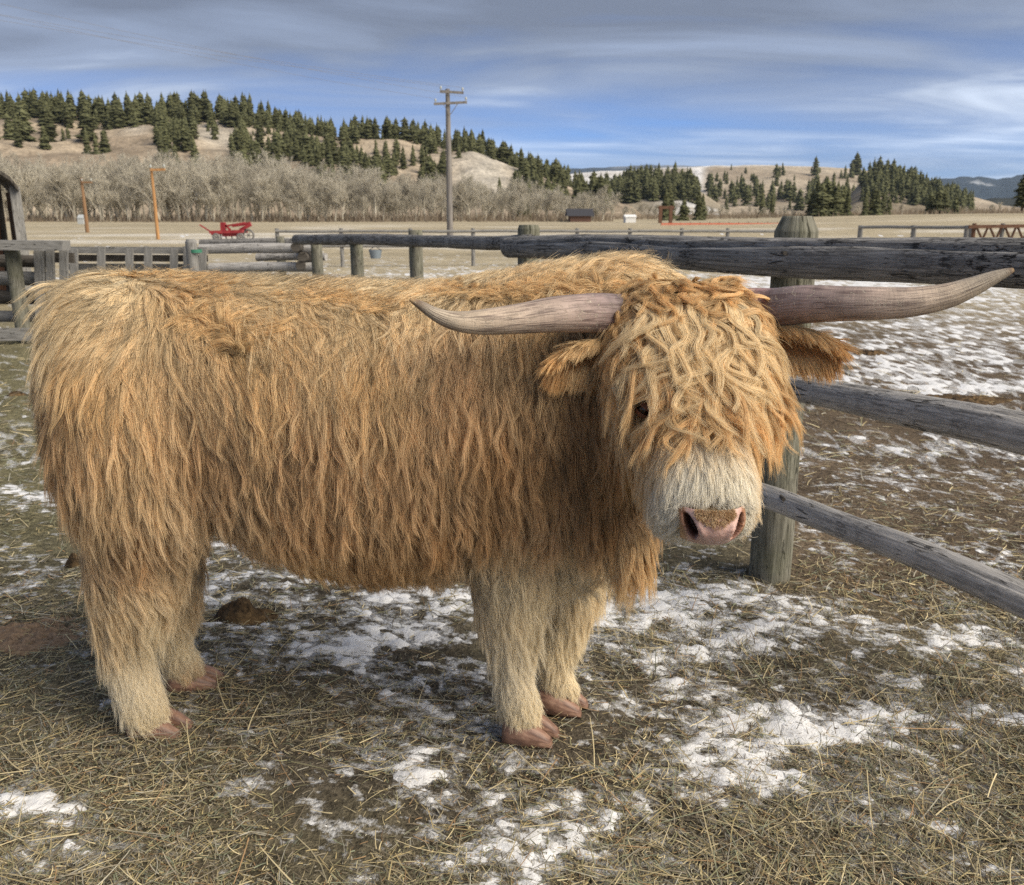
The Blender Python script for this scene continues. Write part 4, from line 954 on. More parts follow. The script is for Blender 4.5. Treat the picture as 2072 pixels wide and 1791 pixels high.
RIDGES = [((600, 600), (800, 628), 26), ((385, 640), (500, 712), 26), ((830, 575), (960, 592), 24), ((255, 545), (375, 556), 22), ((990, 600), (1230, 590), 30)]
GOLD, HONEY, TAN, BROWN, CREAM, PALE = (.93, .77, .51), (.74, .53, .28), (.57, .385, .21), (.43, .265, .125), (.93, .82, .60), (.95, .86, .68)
TINT = [(110, 620, *GOLD), (250, 560, *GOLD), (480, 580, *GOLD), (700, 580, *GOLD), (900, 560, *GOLD), (1100, 540, *GOLD), (1300, 530, *GOLD),  # real coat colours, plus the lit back and shaded flank put into the tint
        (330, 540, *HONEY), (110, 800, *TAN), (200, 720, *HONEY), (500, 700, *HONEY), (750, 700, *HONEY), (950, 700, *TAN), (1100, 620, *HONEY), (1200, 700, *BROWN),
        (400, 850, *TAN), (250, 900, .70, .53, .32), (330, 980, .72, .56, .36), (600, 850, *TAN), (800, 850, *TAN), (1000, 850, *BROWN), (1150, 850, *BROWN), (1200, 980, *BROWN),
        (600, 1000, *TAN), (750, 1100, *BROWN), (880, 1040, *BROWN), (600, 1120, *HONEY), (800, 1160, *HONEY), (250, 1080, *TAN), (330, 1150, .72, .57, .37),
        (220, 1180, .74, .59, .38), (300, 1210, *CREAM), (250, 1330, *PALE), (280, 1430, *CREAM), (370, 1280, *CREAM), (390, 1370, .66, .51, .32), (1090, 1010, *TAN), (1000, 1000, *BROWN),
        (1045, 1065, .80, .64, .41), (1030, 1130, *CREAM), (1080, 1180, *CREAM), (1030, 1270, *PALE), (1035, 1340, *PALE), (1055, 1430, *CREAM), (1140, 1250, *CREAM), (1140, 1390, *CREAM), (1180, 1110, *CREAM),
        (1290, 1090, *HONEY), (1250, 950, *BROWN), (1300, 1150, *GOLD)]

def sample(n, dens):
    tri = BV[BT]; cr = np.cross(tri[:, 1]-tri[:, 0], tri[:, 2]-tri[:, 0]); ar = np.linalg.norm(cr, axis=1)/2
    nf = cr/(2*ar[:, None]+1e-12); c = tri.mean(1)
    w = ar*dens(c, nf); w = np.maximum(w, 0)
    i = rng.choice(len(w), n, p=w/w.sum())
    r1 = np.sqrt(rng.random(n)); r2 = rng.random(n); b = np.stack([1-r1, r1*(1-r2), r1*r2], 1)
    P = (tri[i]*b[..., None]).sum(1); N = (BNv[BT[i]]*b[..., None]).sum(1); N /= np.linalg.norm(N, axis=1)[:, None]+1e-9
    return P, N
def unit(v): return v/(np.linalg.norm(v, axis=-1, keepdims=True)+1e-9)
aHA, aHS, aHU, aHF = (np.array(v) for v in (HA, HS, HU, HF))
def head_coords(P):
    r = P-aHF; return (r@aHA)/k_, r@aHS, r@aHU
def is_head(P):
    t, s, u = head_coords(P)
    return (P[:, 1] < 2.06) & (t > -.12) & (t < .60) & (np.abs(s) < .16) & (u > -.29) & (u < .15) & ~((t > .33) & (u < -.22))
EYE_C = [np.array(head_pt(.232*k_, sx*.117, -.040)) for sx in (-1, 1)]
EYES = [np.array(head_pt(.232*k_, sx*.122, -.040)) for sx in (-1, 1)]

def push_out(P, off):
    """keeps points P (n,3) at least off (n) above the skin"""
    out = P.copy()
    for i in range(len(P)):
        loc, nor, _, d = BVH.find_nearest(P[i], 0.25)
        if loc is None: continue
        v = Vector(P[i])-loc; sd = v.dot(nor)
        if d < off[i] or sd < 0:
            out[i] = loc+nor*float(off[i])
    return out
def guides(P, N, T, L, lift, wave, K=14, grav=0.12, off0=.004, off1=.014, amp=.0066, freq=(1.1, 2.4), wcurl=.35, coh=15.0):
    n = len(P); d = unit(T+lift[:, None]*N); p = P.copy(); out = [p.copy()]
    seg = (L/(K-1))[:, None]; dn = rng.normal(0, .08, (n, 3))
    for k in range(1, K):
        d = unit(d+np.array([0, 0, -grav])[None]-N*(np.maximum((d*N).sum(1), 0)*.22)[:, None]+dn*.25+rng.normal(0, .03, (n, 3)))
        p = p+d*seg; out.append(p.copy())
    G = np.stack(out, 1); s = np.linspace(0, 1, K)[None]
    B = unit(np.cross(N, T)); fr = (freq[0]+(freq[1]-freq[0])*fbm(P[:, 0]*coh, P[:, 1]*coh, P[:, 2]*coh, 2, 41))[:, None]; ph = (12.5*fbm(P[:, 0]*coh, P[:, 1]*coh, P[:, 2]*coh, 3, 77)+rng.normal(0, .45, n))[:, None]
    a = (amp*wave*rng.uniform(.25, 1.6, n))[:, None]*np.clip(s*2.2, 0, 1)*(.35+1.3*vnoise(s*2.6+rng.uniform(0, 90, n)[:, None], ph*0+.5, seed=4))
    fr = fr*rng.uniform(.7, 1.3, n)[:, None]; warp = .35*(vnoise(s*3.1+rng.uniform(0, 90, n)[:, None], ph*0+.5, seed=6)-.5)
    G = G+B[:, None]*(a*(np.sin(6.283*fr*(s+warp)+ph)-np.sin(6.283*fr*warp[:, :1]+ph)))[..., None]+N[:, None]*(wcurl*a*(np.cos(6.283*fr*s+ph)-np.cos(ph)))[..., None]
    fac = rng.uniform(.45, 1.5, n)
    for k in range(1, K):
        G[:, k] = push_out(G[:, k], np.full(n, off0+(off1-off0)*k/(K-1))*fac)
    G[:, 1:-1] = .5*G[:, 1:-1]+.25*(G[:, :-2]+G[:, 2:])
    return G
def strands(G, GN, per, rad, color, pw=.9, clump=.80, frizz=.0018, r0=.00055, lenvar=.25, fly=.06, cvar=.10, rooted=True):
    """children round every guide: returns points (m,K,3), radius (m,K), colour (m,K,3)"""
    n, K, _ = G.shape; idx = np.repeat(np.arange(n), per); m = len(idx)
    N = GN[idx]; ref = np.where(np.abs(N[:, 2:3]) < .9, np.array([[0, 0, 1.]]), np.array([[1., 0, 0]]))
    u = unit(np.cross(N, ref)); v = np.cross(N, u)
    rr = (np.sqrt(rng.random(m))*np.repeat(np.broadcast_to(rad, (n,)), per))[:, None]; a = rng.random(m)*6.283
    o = rr*(np.cos(a)[:, None]*u+np.sin(a)[:, None]*v)
    s = np.linspace(0, 1, K)
    cl = np.clip(rng.normal(clump, .1, m), 0, 1); isf = rng.random(m) < fly; cl[isf] *= .2
    sc = 1-cl[:, None]*(s[None]**pw)
    lv = 1-lenvar*rng.random(m)
    # resample each guide to the strand's own length
    ss = s[None]*lv[:, None]*(K-1); i0 = np.clip(ss.astype(int), 0, K-2); f = (ss-i0)[..., None]
    Gm = G[idx]; ar = np.arange(m)[:, None]
    P = Gm[ar, i0]*(1-f)+Gm[ar, i0+1]*f
    P = P+o[:, None]*sc[..., None]
    fr = rng.normal(0, 1, (m, 3))*frizz*np.where(isf, 5, 1)[:, None]
    P = P+fr[:, None]*(s[None]**1.3)[..., None]+np.cumsum(rng.normal(0, frizz*.25, (m, K, 3)), 1)*s[None, :, None]
    if rooted: P[:, 0] -= N*.006
    rad_ = r0*rng.uniform(.7, 1.35, m)[:, None]*(1-.75*s[None]**1.6)
    C = color[idx]*np.exp(np.clip(rng.normal(0, cvar, m), -.4, .3))[:, None]
    return P, rad_, C
def clear_eyes(st):
    """drops the strands that would cross the open eyes"""
    P, r_, C = st; keep = np.ones(len(P), bool)
    for sx, e in zip((-1, 1), EYE_C):
        ax = np.array([sx*.35, -.93, .05]); v = P-e; al = np.clip(v@ax, -.01, .09); d = np.linalg.norm(v-al[..., None]*ax, axis=-1)
        keep &= d.min(1) > (.019 if sx < 0 else .008)
    return P[keep], r_[keep], C[keep]
def hair_object(name, sets, parent=None, mat=None):
    P = np.concatenate([x[0] for x in sets]) if len({x[0].shape[1] for x in sets}) == 1 else None
    hc = bpy.data.hair_curves.new(name)
    sizes = np.concatenate([np.full(len(x[0]), x[0].shape[1], np.int32) for x in sets])
    hc.add_curves([int(k) for k in sizes])
    pts = np.concatenate([x[0].reshape(-1, 3) for x in sets]).astype(np.float32)
    rad = np.concatenate([x[1].reshape(-1) for x in sets]).astype(np.float32)
    colr = np.concatenate([np.repeat(x[2], x[0].shape[1], axis=0) for x in sets])
    tip = np.concatenate([np.tile(np.linspace(0, 1, x[0].shape[1]), len(x[0])) for x in sets])
    colr = colr*(0.80+.40*tip)[:, None]                      # sun-bleached tips
    hc.attributes['position'].data.foreach_set('vector', pts.ravel())
    ra = hc.attributes.get('radius') or hc.attributes.new('radius', 'FLOAT', 'POINT'); ra.data.foreach_set('value', rad)
    ca = hc.attributes.new('col', 'FLOAT_COLOR', 'POINT'); c4 = np.ones((len(pts), 4), np.float32); c4[:, :3] = colr*np.minimum(1, .93/np.maximum(colr.max(1, keepdims=True), 1e-6)); ca.data.foreach_set('color', c4.ravel())
    hc.materials.append(mat)
    o = bpy.data.objects.new(name, hc); COL.objects.link(o); o.parent = parent or cow
    if parent is None: o.location = -COW_BASE
    return o

def m_hair():
    def f(t, b):
        at = t.n('ShaderNodeAttribute', attribute_name='col'); t.put(b.inputs['Base Color'], at.outputs['Color'])
        b.inputs['Roughness'].default_value = .40; b.inputs['Specular IOR Level'].default_value = .5
        tr = t.n('ShaderNodeBsdfTranslucent'); t.put(tr.inputs['Color'], at.outputs['Color'])
        mx = t.n('ShaderNodeMixShader'); mx.inputs[0].default_value = .30; t.put(mx.inputs[1], b.outputs[0]); t.put(mx.inputs[2], tr.outputs[0])
        out = next(q for q in t.t.nodes if q.type == 'OUTPUT_MATERIAL'); t.put(out.inputs[0], mx.outputs[0])
    return material('hair', f)
HAIR = m_hair()
def skin_build(t, b):
    at = t.n('ShaderNodeAttribute', attribute_name='col'); tc = t.n('ShaderNodeTexCoord')
    nz = t.noise(tc.outputs['Object'], 60, 4)
    t.put(b.inputs['Base Color'], t.mix(t.math('MULTIPLY', nz, .3), at.outputs['Color'], (.16, .09, .045)))
SKIN = material('hide', skin_build, rough=.9)

pxv, pyv = project(BV)
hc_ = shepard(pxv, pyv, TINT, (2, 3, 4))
hd = is_head(BV); hc_[hd] = (.60, .46, .28)
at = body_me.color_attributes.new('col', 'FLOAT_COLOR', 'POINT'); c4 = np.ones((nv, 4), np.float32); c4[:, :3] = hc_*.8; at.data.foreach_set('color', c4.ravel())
body_me.materials.append(SKIN)
body = cow_part('body', body_me)

def facing(c, nf):
    v = unit(np.array([0, 0, CAM_H])-c); return (v*nf).sum(1)
def dens_body(c, nf):
    f = facing(c, nf); d = np.where(f > -.25, 1.0, .30)
    d[is_head(c)] = 0
    px, py = project(c); d *= np.where((py > 1150) & (px < 430) | (py > 1130) & (px > 940), 2.3, 1)
    d[c[:, 2] < .075] = 0
    return d
P, N = sample(17000, dens_body)
px, py = project(P)
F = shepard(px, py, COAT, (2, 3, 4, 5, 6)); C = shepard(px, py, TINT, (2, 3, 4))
ang = 1.5*(fbm(P[:, 0]*13, P[:, 1]*13, P[:, 2]*13, 3, 5)-.5)+rng.normal(0, .09, len(P)); dx = F[:, 0]*np.cos(ang)-F[:, 1]*np.sin(ang); dy = F[:, 0]*np.sin(ang)+F[:, 1]*np.cos(ang)
Dv = np.stack([dx, np.zeros(len(P)), -dy], 1)
LZ = np.clip(.55+P[:, 2]/.25*.55, .55, 1.1); lift = F[:, 3].copy(); L = LZ* F[:, 2]*rng.uniform(.65, 1.4, len(P))*1.28*np.where((P[:, 2] < .5) & ((px < 440) | (px > 930)), 1.2, 1.0); lift *= .50; wave = F[:, 4]
ridge_gap = np.zeros(len(P), bool)
for (a, b, w) in RIDGES:                                   # matted ridges where the coat stands up in a tuft
    a = np.array(a, float); b = np.array(b, float); ab = b-a
    q = np.stack([px, py], 1)-a; tt = np.clip((q@ab)/(ab@ab), 0, 1); dd = q-tt[:, None]*ab
    ds = np.linalg.norm(dd, axis=1); up_ = (dd[:, 1] < 0); k = np.exp(-(ds/w)**2)*up_
    lift += .75*k; Dv[:, 2] += 2.2*k; Dv[:, 0] += .5*k; L *= 1-.30*k; ridge_gap |= (ds < 0)
kp = ~ridge_gap; P, N, C, Dv, lift, L, wave, px, py = (q[kp] for q in (P, N, C, Dv, lift, L, wave, px, py))
T = Dv-N*(Dv*N).sum(1)[:, None]
down = np.array([0, 0, -1.])-N*N[:, 2:3]*-1*1.0
bad = np.linalg.norm(T, axis=1) < .25; T[bad] += (np.array([[0, 0, -1.]])+N[bad]*N[bad][:, 2:3])*.5
T = unit(T)
G = guides(P, N, T, L, lift, wave)
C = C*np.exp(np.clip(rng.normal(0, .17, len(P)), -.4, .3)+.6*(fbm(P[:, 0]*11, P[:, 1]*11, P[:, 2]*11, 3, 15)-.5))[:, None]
RP, RN, RT, RL = [], [], [], []
for (a, b, w) in RIDGES:                                   # tufts that stand up along the matted ridges
    for k in range(int(abs(b[0]-a[0])*1.1)):
        q = rng.random(); x, y = a[0]+(b[0]-a[0])*q+rng.normal(0, 3), a[1]+(b[1]-a[1])*q+6*math.sin(q*9)+rng.normal(0, 5)
        d_ = Vector(ray(x, y)).normalized(); loc, nor, _, _ = BVH.ray_cast(Vector((0, 0, CAM_H)), d_)
        if loc is None or loc.y < 1.9: continue
        RP.append(loc); RN.append(nor); RT.append((rng.normal(-.1, .35), -.25, 1.0)); RL.append(rng.uniform(.045, .10))
RP, RN, RT, RL = np.array(RP), np.array(RN), np.array(RT), np.array(RL)
RG = guides(RP, RN, unit(RT-RN*(RT*RN).sum(1)[:, None]), RL, .9+rng.uniform(0, .6, len(RP)), np.full(len(RP), .9), grav=.20)
RC = np.array(HONEY)[None]*np.exp(rng.normal(-.05, .16, len(RP)))[:, None]
leg = (P[:, 2] < .46) & ((px < 440) | (px > 930)) & (py > 1110)
sets_b = [strands(G[~leg], N[~leg], 23, .0125, C[~leg], pw=.95, clump=.67, frizz=.0017, r0=.00041, cvar=.24, fly=.10), strands(RG, RN, 26, .0110, RC, pw=1.0, clump=.64, frizz=.0016, r0=.00043, cvar=.2, fly=.1)]
sets_l = [strands(G[leg], N[leg], 22, .0125, C[leg], pw=.9, clump=.70, frizz=.0016, r0=.00044, cvar=.2)]
# a thin undercoat so that the locks never part down to bare hide
P, N = sample(26000, dens_body); px, py = project(P)
F = shepard(px, py, COAT, (2, 3, 4, 5, 6)); C = shepard(px, py, TINT, (2, 3, 4))*np.where((P[:, 2:3] < .46) & ((px < 440) | (px > 930))[:, None], .8, .33)  # naturally darker undercoat, deepened further to paint shade between the locks
Dv = np.stack([F[:, 0], np.zeros(len(P)), -F[:, 1]], 1)+rng.normal(0, .35, (len(P), 3)); T = unit(Dv-N*(Dv*N).sum(1)[:, None])
K = 5; s = np.linspace(0, 1, K)
U = P[:, None]+(T+.35*N)[:, None]*(s[None]*(F[:, 2]*.55)[:, None])[..., None]
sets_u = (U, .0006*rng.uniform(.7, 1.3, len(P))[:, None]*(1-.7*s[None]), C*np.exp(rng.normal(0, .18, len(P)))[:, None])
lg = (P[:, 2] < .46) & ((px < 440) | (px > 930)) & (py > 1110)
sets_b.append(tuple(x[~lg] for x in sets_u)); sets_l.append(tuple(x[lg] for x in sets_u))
hair_object('body_hair', sets_b, None, HAIR)
hair_object('leg_hair', sets_l, None, HAIR)

# ---- face hair (cheeks, jaw, muzzle)
def dens_face(c, nf):
    t, s_, u = head_coords(c); d = is_head(c).astype(float)
    d *= np.where(t > .27, 1.6, 1.0)
    f = facing(c, nf); d *= np.where(f > -.3, 1, .3)
    nc_ = atY(1454, 1082, 1.615); d[(np.abs(c[:, 0]-nc_[0]) < .058) & (np.abs(c[:, 2]-nc_[2]) < .036) & (c[:, 1] < 1.75)] = 0
    for e in EYES: d[np.linalg.norm(c-e, axis=1) < .017] = 0
    return d
P, N = sample(3600, dens_face); t, s_, u = head_coords(P)
cheek = smooth(np.abs(s_), .05, .10)*smooth(t, .50, .22); jaw = smooth(u, -.10, -.20)
Dv = aHA[None]*(1.0-.5*cheek)[:, None]+np.array([0, 0, -1.])[None]*(.35+.6*cheek)[:, None]+aHS[None]*(np.sign(s_)*(.25+.55*cheek)*smooth(np.abs(s_), .0, .05))[:, None]-aHU[None]*(.25*jaw)[:, None]
mz = smooth(t, .36, .44)                                   # hair radiates from the nose over the muzzle
Dv = Dv*(1-mz)[:, None]+mz[:, None]*(aHS[None]*np.sign(s_)[:, None]*1.0+np.array([0, 0, -1.])[None]*.5-aHU[None]*.5-aHA[None]*.1)
Dv += rng.normal(0, .14, Dv.shape)
T = unit(Dv-N*(Dv*N).sum(1)[:, None])
L = .075+.055*cheek+.05*jaw*cheek; L = L*(1-mz)+.026*mz; L *= rng.uniform(.75, 1.3, len(P))
nearEye = np.min([np.linalg.norm(P-e, axis=1) for e in EYES], axis=0); L *= np.clip(.25+nearEye/.07*.75, .25, 1)
lift = .25+.1*cheek+0*t; wave = .5+.6*cheek
G = guides(P, N, T, L, lift, wave, K=10, off0=.003, off1=.014, amp=.0055, freq=(.8, 1.8))
face_c = np.array((.93, .88, .76))[None]*(1-cheek)[:, None]+np.array((.76, .59, .35))[None]*cheek[:, None]
tw = smooth(t, .22, .37)[:, None]; face_c = face_c*tw+np.array((.80, .62, .38))*(1-tw); right = smooth(s_, .07, .12)[:, None]; face_c = face_c*(1-right)+np.array((.80, .59, .31))*right  # right side goldener: sunlit yellow put into the hair colour
lowj = (jaw*smooth(t, .45, .30))[:, None]; face_c = face_c*(1-.7*lowj)+np.array(HONEY)*.7*lowj
face_c *= np.exp(rng.normal(0, .12, len(P)))[:, None]
hair_object('face_hair', [clear_eyes(strands(G, N, 24, .0115, face_c, pw=.75, clump=.68, frizz=.0012, r0=.00045, cvar=.16))], None, HAIR)

# ---- forelock: long wavy locks from the poll down over the eyes
def dens_fore(c, nf):
    t, s_, u = head_coords(c)
    d = (is_head(c) & (t > -.10) & (t < .22) & (u > -.16)).astype(float)
    d *= (1-smooth(np.abs(s_)+np.maximum(t-.12, 0)*.55, .105, .14)*.85)*(1-smooth(t, .06, .17)*.85)
    for e in EYES: d[np.linalg.norm(c-e, axis=1) < .055] = 0
    return d
P, N = sample(820, dens_fore); t, s_, u = head_coords(P)
fan = np.clip(s_/.11, -1.2, 1.2)
Dv = aHA[None]*.9+aHS[None]*(fan*.65+rng.normal(0, .12, len(P))+2.6*(fbm(P[:, 0]*11, P[:, 1]*11, P[:, 2]*11, 2, 33)-.5))[:, None]+np.array([0, 0, -1.])*.35
T = unit(Dv-N*(Dv*N).sum(1)[:, None])
L = np.interp(t, [-.10, -.03, .04, .12, .22], [.08, .17, .27, .24, .15])*rng.uniform(.55, 1.2, len(P))
top = smooth(t, .03, -.04)
L *= 1-.45*top*(np.abs(s_) < .06); L *= 1-.5*smooth(-s_, .06, .10)*smooth(t, -.02, .05)
G = guides(P, N, T, L, .35+rng.uniform(0, .45, len(P)), 1.0+0*t, K=20, grav=.10, off0=.006, off1=.032, amp=.0175, freq=(.7, 1.8), wcurl=.55, coh=15.)
fc = np.array((.70, .50, .265))[None]*np.exp(rng.normal(0, .18, len(P)))[:, None]*(1+.25*smooth(t, .05, .2))[:, None]
hs = rng.uniform(-.125, .125, 210); ht = rng.uniform(-.035, .13, 210); QP, QN = [], []
for a_, b_ in zip(ht, hs):
    loc, nor, _, _ = BVH.find_nearest(head_pt(a_*k_, b_, .03)); QP.append(loc); QN.append(nor)
QP, QN = np.array(QP), np.array(QN); qd = aHA[None]*.9+aHS[None]*(hs/.11*.75+rng.normal(0, .3, 210))[:, None]+np.array([0, 0, -1.])*.3; qT = unit(qd-QN*(qd*QN).sum(1)[:, None])
qL = rng.uniform(.13, .26, 210)*(1-.4*smooth(-hs, .05, .10))
QG = guides(QP, QN, qT, qL, .6+rng.uniform(0, .6, 210), np.ones(210), K=24, grav=.11, off0=.012, off1=.040, amp=.020, freq=(.8, 1.7), wcurl=.6, coh=30.)
qc = np.array((.93, .76, .49))[None]*np.exp(rng.normal(0, .10, 210))[:, None]  # paler top locks over darker ones: highlights and recesses put into the colour
hair_object('forelock', [clear_eyes(strands(QG, QN, 80, .0120, qc, pw=.8, clump=.72, frizz=.0017, r0=.00043, fly=.07, cvar=.24)), clear_eyes(strands(G, N, 64, .0120, fc, pw=.85, clump=.69, frizz=.0016, r0=.00044, fly=.05, cvar=.15))], None, HAIR)

# ---- hair that spills over the roots of the horns
HB = [np.array(atY(1268, 640, 2.0)), np.array(atY(1556, 624, 2.0))]
def dens_horn(c, nf):
    d = np.min([np.linalg.norm(c-h, axis=1) for h in HB], axis=0)
    return is_head(c)*(d < .085)*(d > .02)
P, N = sample(300, dens_horn); sg = np.where(P[:, 0] < aHF[0], -1., 1.)
Dv = np.stack([sg*(.75+rng.normal(0, .2, len(P))), -.55+0*sg, -.45+rng.normal(0, .25, len(P))], 1)
T = unit(Dv-.5*N*(Dv*N).sum(1)[:, None])
G = guides(P, N, T, rng.uniform(.055, .11, len(P)), np.full(len(P), .5), np.full(len(P), .8), K=10, grav=.16)
hc2 = np.array((.80, .61, .36))[None]*np.exp(rng.normal(0, .15, len(P)))[:, None]
hair_object('horn_root_hair', [strands(G, N, 26, .0085, hc2, pw=.85, clump=.66, frizz=.0014, r0=.00045, cvar=.15)], None, HAIR)

# ---- horns
def horn(pts, name='horn'):
    Q = spline([list(atY(p[0], p[1], p[2]))+[p[3]/1800*p[2]*.99] for p in pts], 60)
    n = 28; v, f, uv = tube_arrays(Q[:, :3], Q[:, 3], n, True, rfun=lambda L, a: 1+.012*np.sin(L*260)*np.exp(-L*9)+.03*(fbm(L*30, np.cos(a)*2+5, np.sin(a)*2+5, 3, 4)-.5))
    s = np.repeat(np.linspace(0, 1, 60), n); v = np.array(v); nz = fbm(v[:, 0]*14, v[:, 1]*14, v[:, 2]*14, 4, 9)
    nz2 = fbm(v[:, 0]*40, v[:, 1]*40, v[:, 2]*40, 3, 3)
    s = np.concatenate([s, np.zeros(n+1), np.ones(n+1)])
    st = [0, .14, .19, .22, .32, .45, .62, .76, .86, .93, 1.0]
    cl = np.array([(.52, .37, .325), (.42, .245, .225), (.29, .185, .18), (.17, .135, .138), (.25, .185, .172), (.41, .32, .26), (.46, .37, .28), (.38, .32, .245), (.27, .23, .18), (.17, .12, .08), (.38, .25, .12)])
    c = np.stack([np.interp(s+(nz-.5)*.10, st, cl[:, i]) for i in range(3)], 1)
    c *= (.70+.95*nz2)[:, None]
    c *= (1-.45*np.maximum(0, np.sin(s*150+nz*5))**4*smooth(s, .48, .22))[:, None]
    me = new_mesh(name, v, f, HORN, colors=c, uv=uv)
    return cow_part(name, me)
def horn_mat(t, b):
    at = t.n('ShaderNodeAttribute', attribute_name='col'); uv = t.n('ShaderNodeUVMap', uv_map='uv')
    g = t.noise(t.mapping(uv.outputs[0], (12, 210, 1)), 1, 6, .6, .6)
    ring = t.noise(t.mapping(uv.outputs[0], (170, 14, 1)), 1, 4, .6, .6)
    flake = t.noise(t.mapping(uv.outputs[0], (60, 90, 1)), 1, 6, .7, 2.0)
    fl = t.ramp(flake, [(.58, 0), (.64, 1)])
    c = t.mix(t.ramp(g, [(.38, .75), (.52, 0)]), at.outputs['Color'], (.10, .065, .06))
    c = t.mix(t.math('MULTIPLY', fl, .6), c, (.60, .53, .43))
    t.put(b.inputs['Base Color'], c); b.inputs['Roughness'].default_value = .5
    bump(t, b, t.math('ADD', t.math('ADD', g, t.math('MULTIPLY', ring, .4)), t.math('MULTIPLY', fl, .6)), .6, .004)
HORN = material('horn', horn_mat, rough=.5, spec=.4)
horn([(1340, 640, 2.05, 46), (1290, 640, 2.03, 46), (1250, 639, 1.995, 44), (1205, 634, 1.955, 41), (1128, 636, 1.89, 37), (1052, 645, 1.86, 31), (975, 652, 1.84, 26), (924, 650, 1.825, 20.5), (885, 638, 1.815, 14.5), (850, 617, 1.805, 9), (830, 606, 1.80, 4)])
horn([(1480, 627, 2.05, 44), (1530, 625, 2.03, 42), (1568, 623, 1.995, 40), (1636, 615.5, 1.95, 38.5), (1736, 614.5, 1.89, 34.5), (1836, 612, 1.86, 31), (1911, 600, 1.845, 26), (1961, 583, 1.835, 21), (2010, 562, 1.825, 14), (2040, 550, 1.82, 8), (2051, 546, 1.818, 4)])

# ---- ears
def ear(base, tip, width, droop, side):
    b = Vector(base); t = Vector(tip); ax = t-b; L = ax.length; ax.normalize()
    up = Vector((0, -.35, .94)); up = (up-ax*up.dot(ax)).normalized(); nrm = ax.cross(up).normalized()
    if nrm.y > 0: nrm = -nrm
    n, m = 18, 12; v = []; c = []
    for layer in (0, 1):
        for i in range(n):
            s = i/(n-1); w = width*(math.sin(math.pi*min(1, .18+.82*s**.85))**.75)*(1 if s < 1 else .02)
            for j in range(m):
                q = j/(m-1)*2-1
                cup = .35*w*(q*q)
                p = b+ax*(s*L)+up*(q*w-droop*s*s)-nrm*(-cup+(.0 if layer == 0 else .007))
                v.append(p); c.append((.30, .13, .05) if layer == 0 else (.42, .24, .09))
    f = []
    for layer in (0, 1):
        o = layer*n*m
        for i in range(n-1):
            for j in range(m-1):
                q = (o+i*m+j, o+(i+1)*m+j, o+(i+1)*m+j+1, o+i*m+j+1); f.append(q if layer == 0 else q[::-1])
    for i in range(n-1):
        for j in (0, m-1): f.append((i*m+j, (i+1)*m+j, n*m+(i+1)*m+j, n*m+i*m+j))
    for j in range(m-1): f += [(j, j+1, n*m+j+1, n*m+j), ((n-1)*m+j, (n-1)*m+j+1, n*m+(n-1)*m+j+1, n*m+(n-1)*m+j)]
    me = new_mesh('ear', v, f, SKIN, colors=np.array(c))
    e = cow_part('ear', me)
    # hair: fringe on both rims and a soft cover, hanging from the lower rim
    Pp, Nn, Tt, Ll, Cc = [], [], [], [], []
    for k in range(1150):
        s = rng.random()**.8; q = rng.uniform(-1, 1); rim = rng.random() < .45
        if rim: q = -1 if rng.random() < .6 else 1
        w = width*(math.sin(math.pi*min(1, .18+.82*s**.85))**.75)
        p = b+ax*(s*L)+up*(q*w-droop*s*s)-nrm*(-.35*w*q*q)
        out = -nrm if rng.random() < .3 else nrm
        inner = (abs(q) < .55 and out.y < 0)
        Pp.append(p); Nn.append(nrm*(1 if out.dot(nrm) > 0 else -1)); g = Vector((0, 0, -1))
        Tt.append((ax*.75+up*(q*.45)+g*(.55 if rim else .25)+Vector(rng.normal(0, .15, 3))).normalized())
        Ll.append((.060 if rim else .040)*rng.uniform(.6, 1.2)*(.7+.5*s)); Cc.append((.50, .30, .14) if inner else (.76, .56, .31) if s < .75 else (.66, .43, .20))
    Pp = np.array(Pp); Nn = np.array(Nn); Tt = np.array(Tt); n_ = len(Pp); K = 8; d = unit(Tt+.25*Nn); p = Pp.copy(); out = [p]
    for k in range(1, K):
        d = unit(d+np.array([0, 0, -.10])); p = p+d*(np.array(Ll)/(K-1))[:, None]; out.append(p)
    Gg = np.stack(out, 1)
    h = hair_object('ear_hair', [strands(Gg, Nn, 11, .0055, np.array(Cc)*np.exp(rng.normal(0, .12, n_))[:, None], clump=.5, frizz=.0012, r0=.0005, rooted=False)], e, HAIR)
    return e
ear(atY(1560, 685, 1.99), atY(1682, 688, 1.955), .036, .020, 1)
ear(atY(1255, 708, 1.99), atY(1128, 712, 1.935), .036, .022, -1)

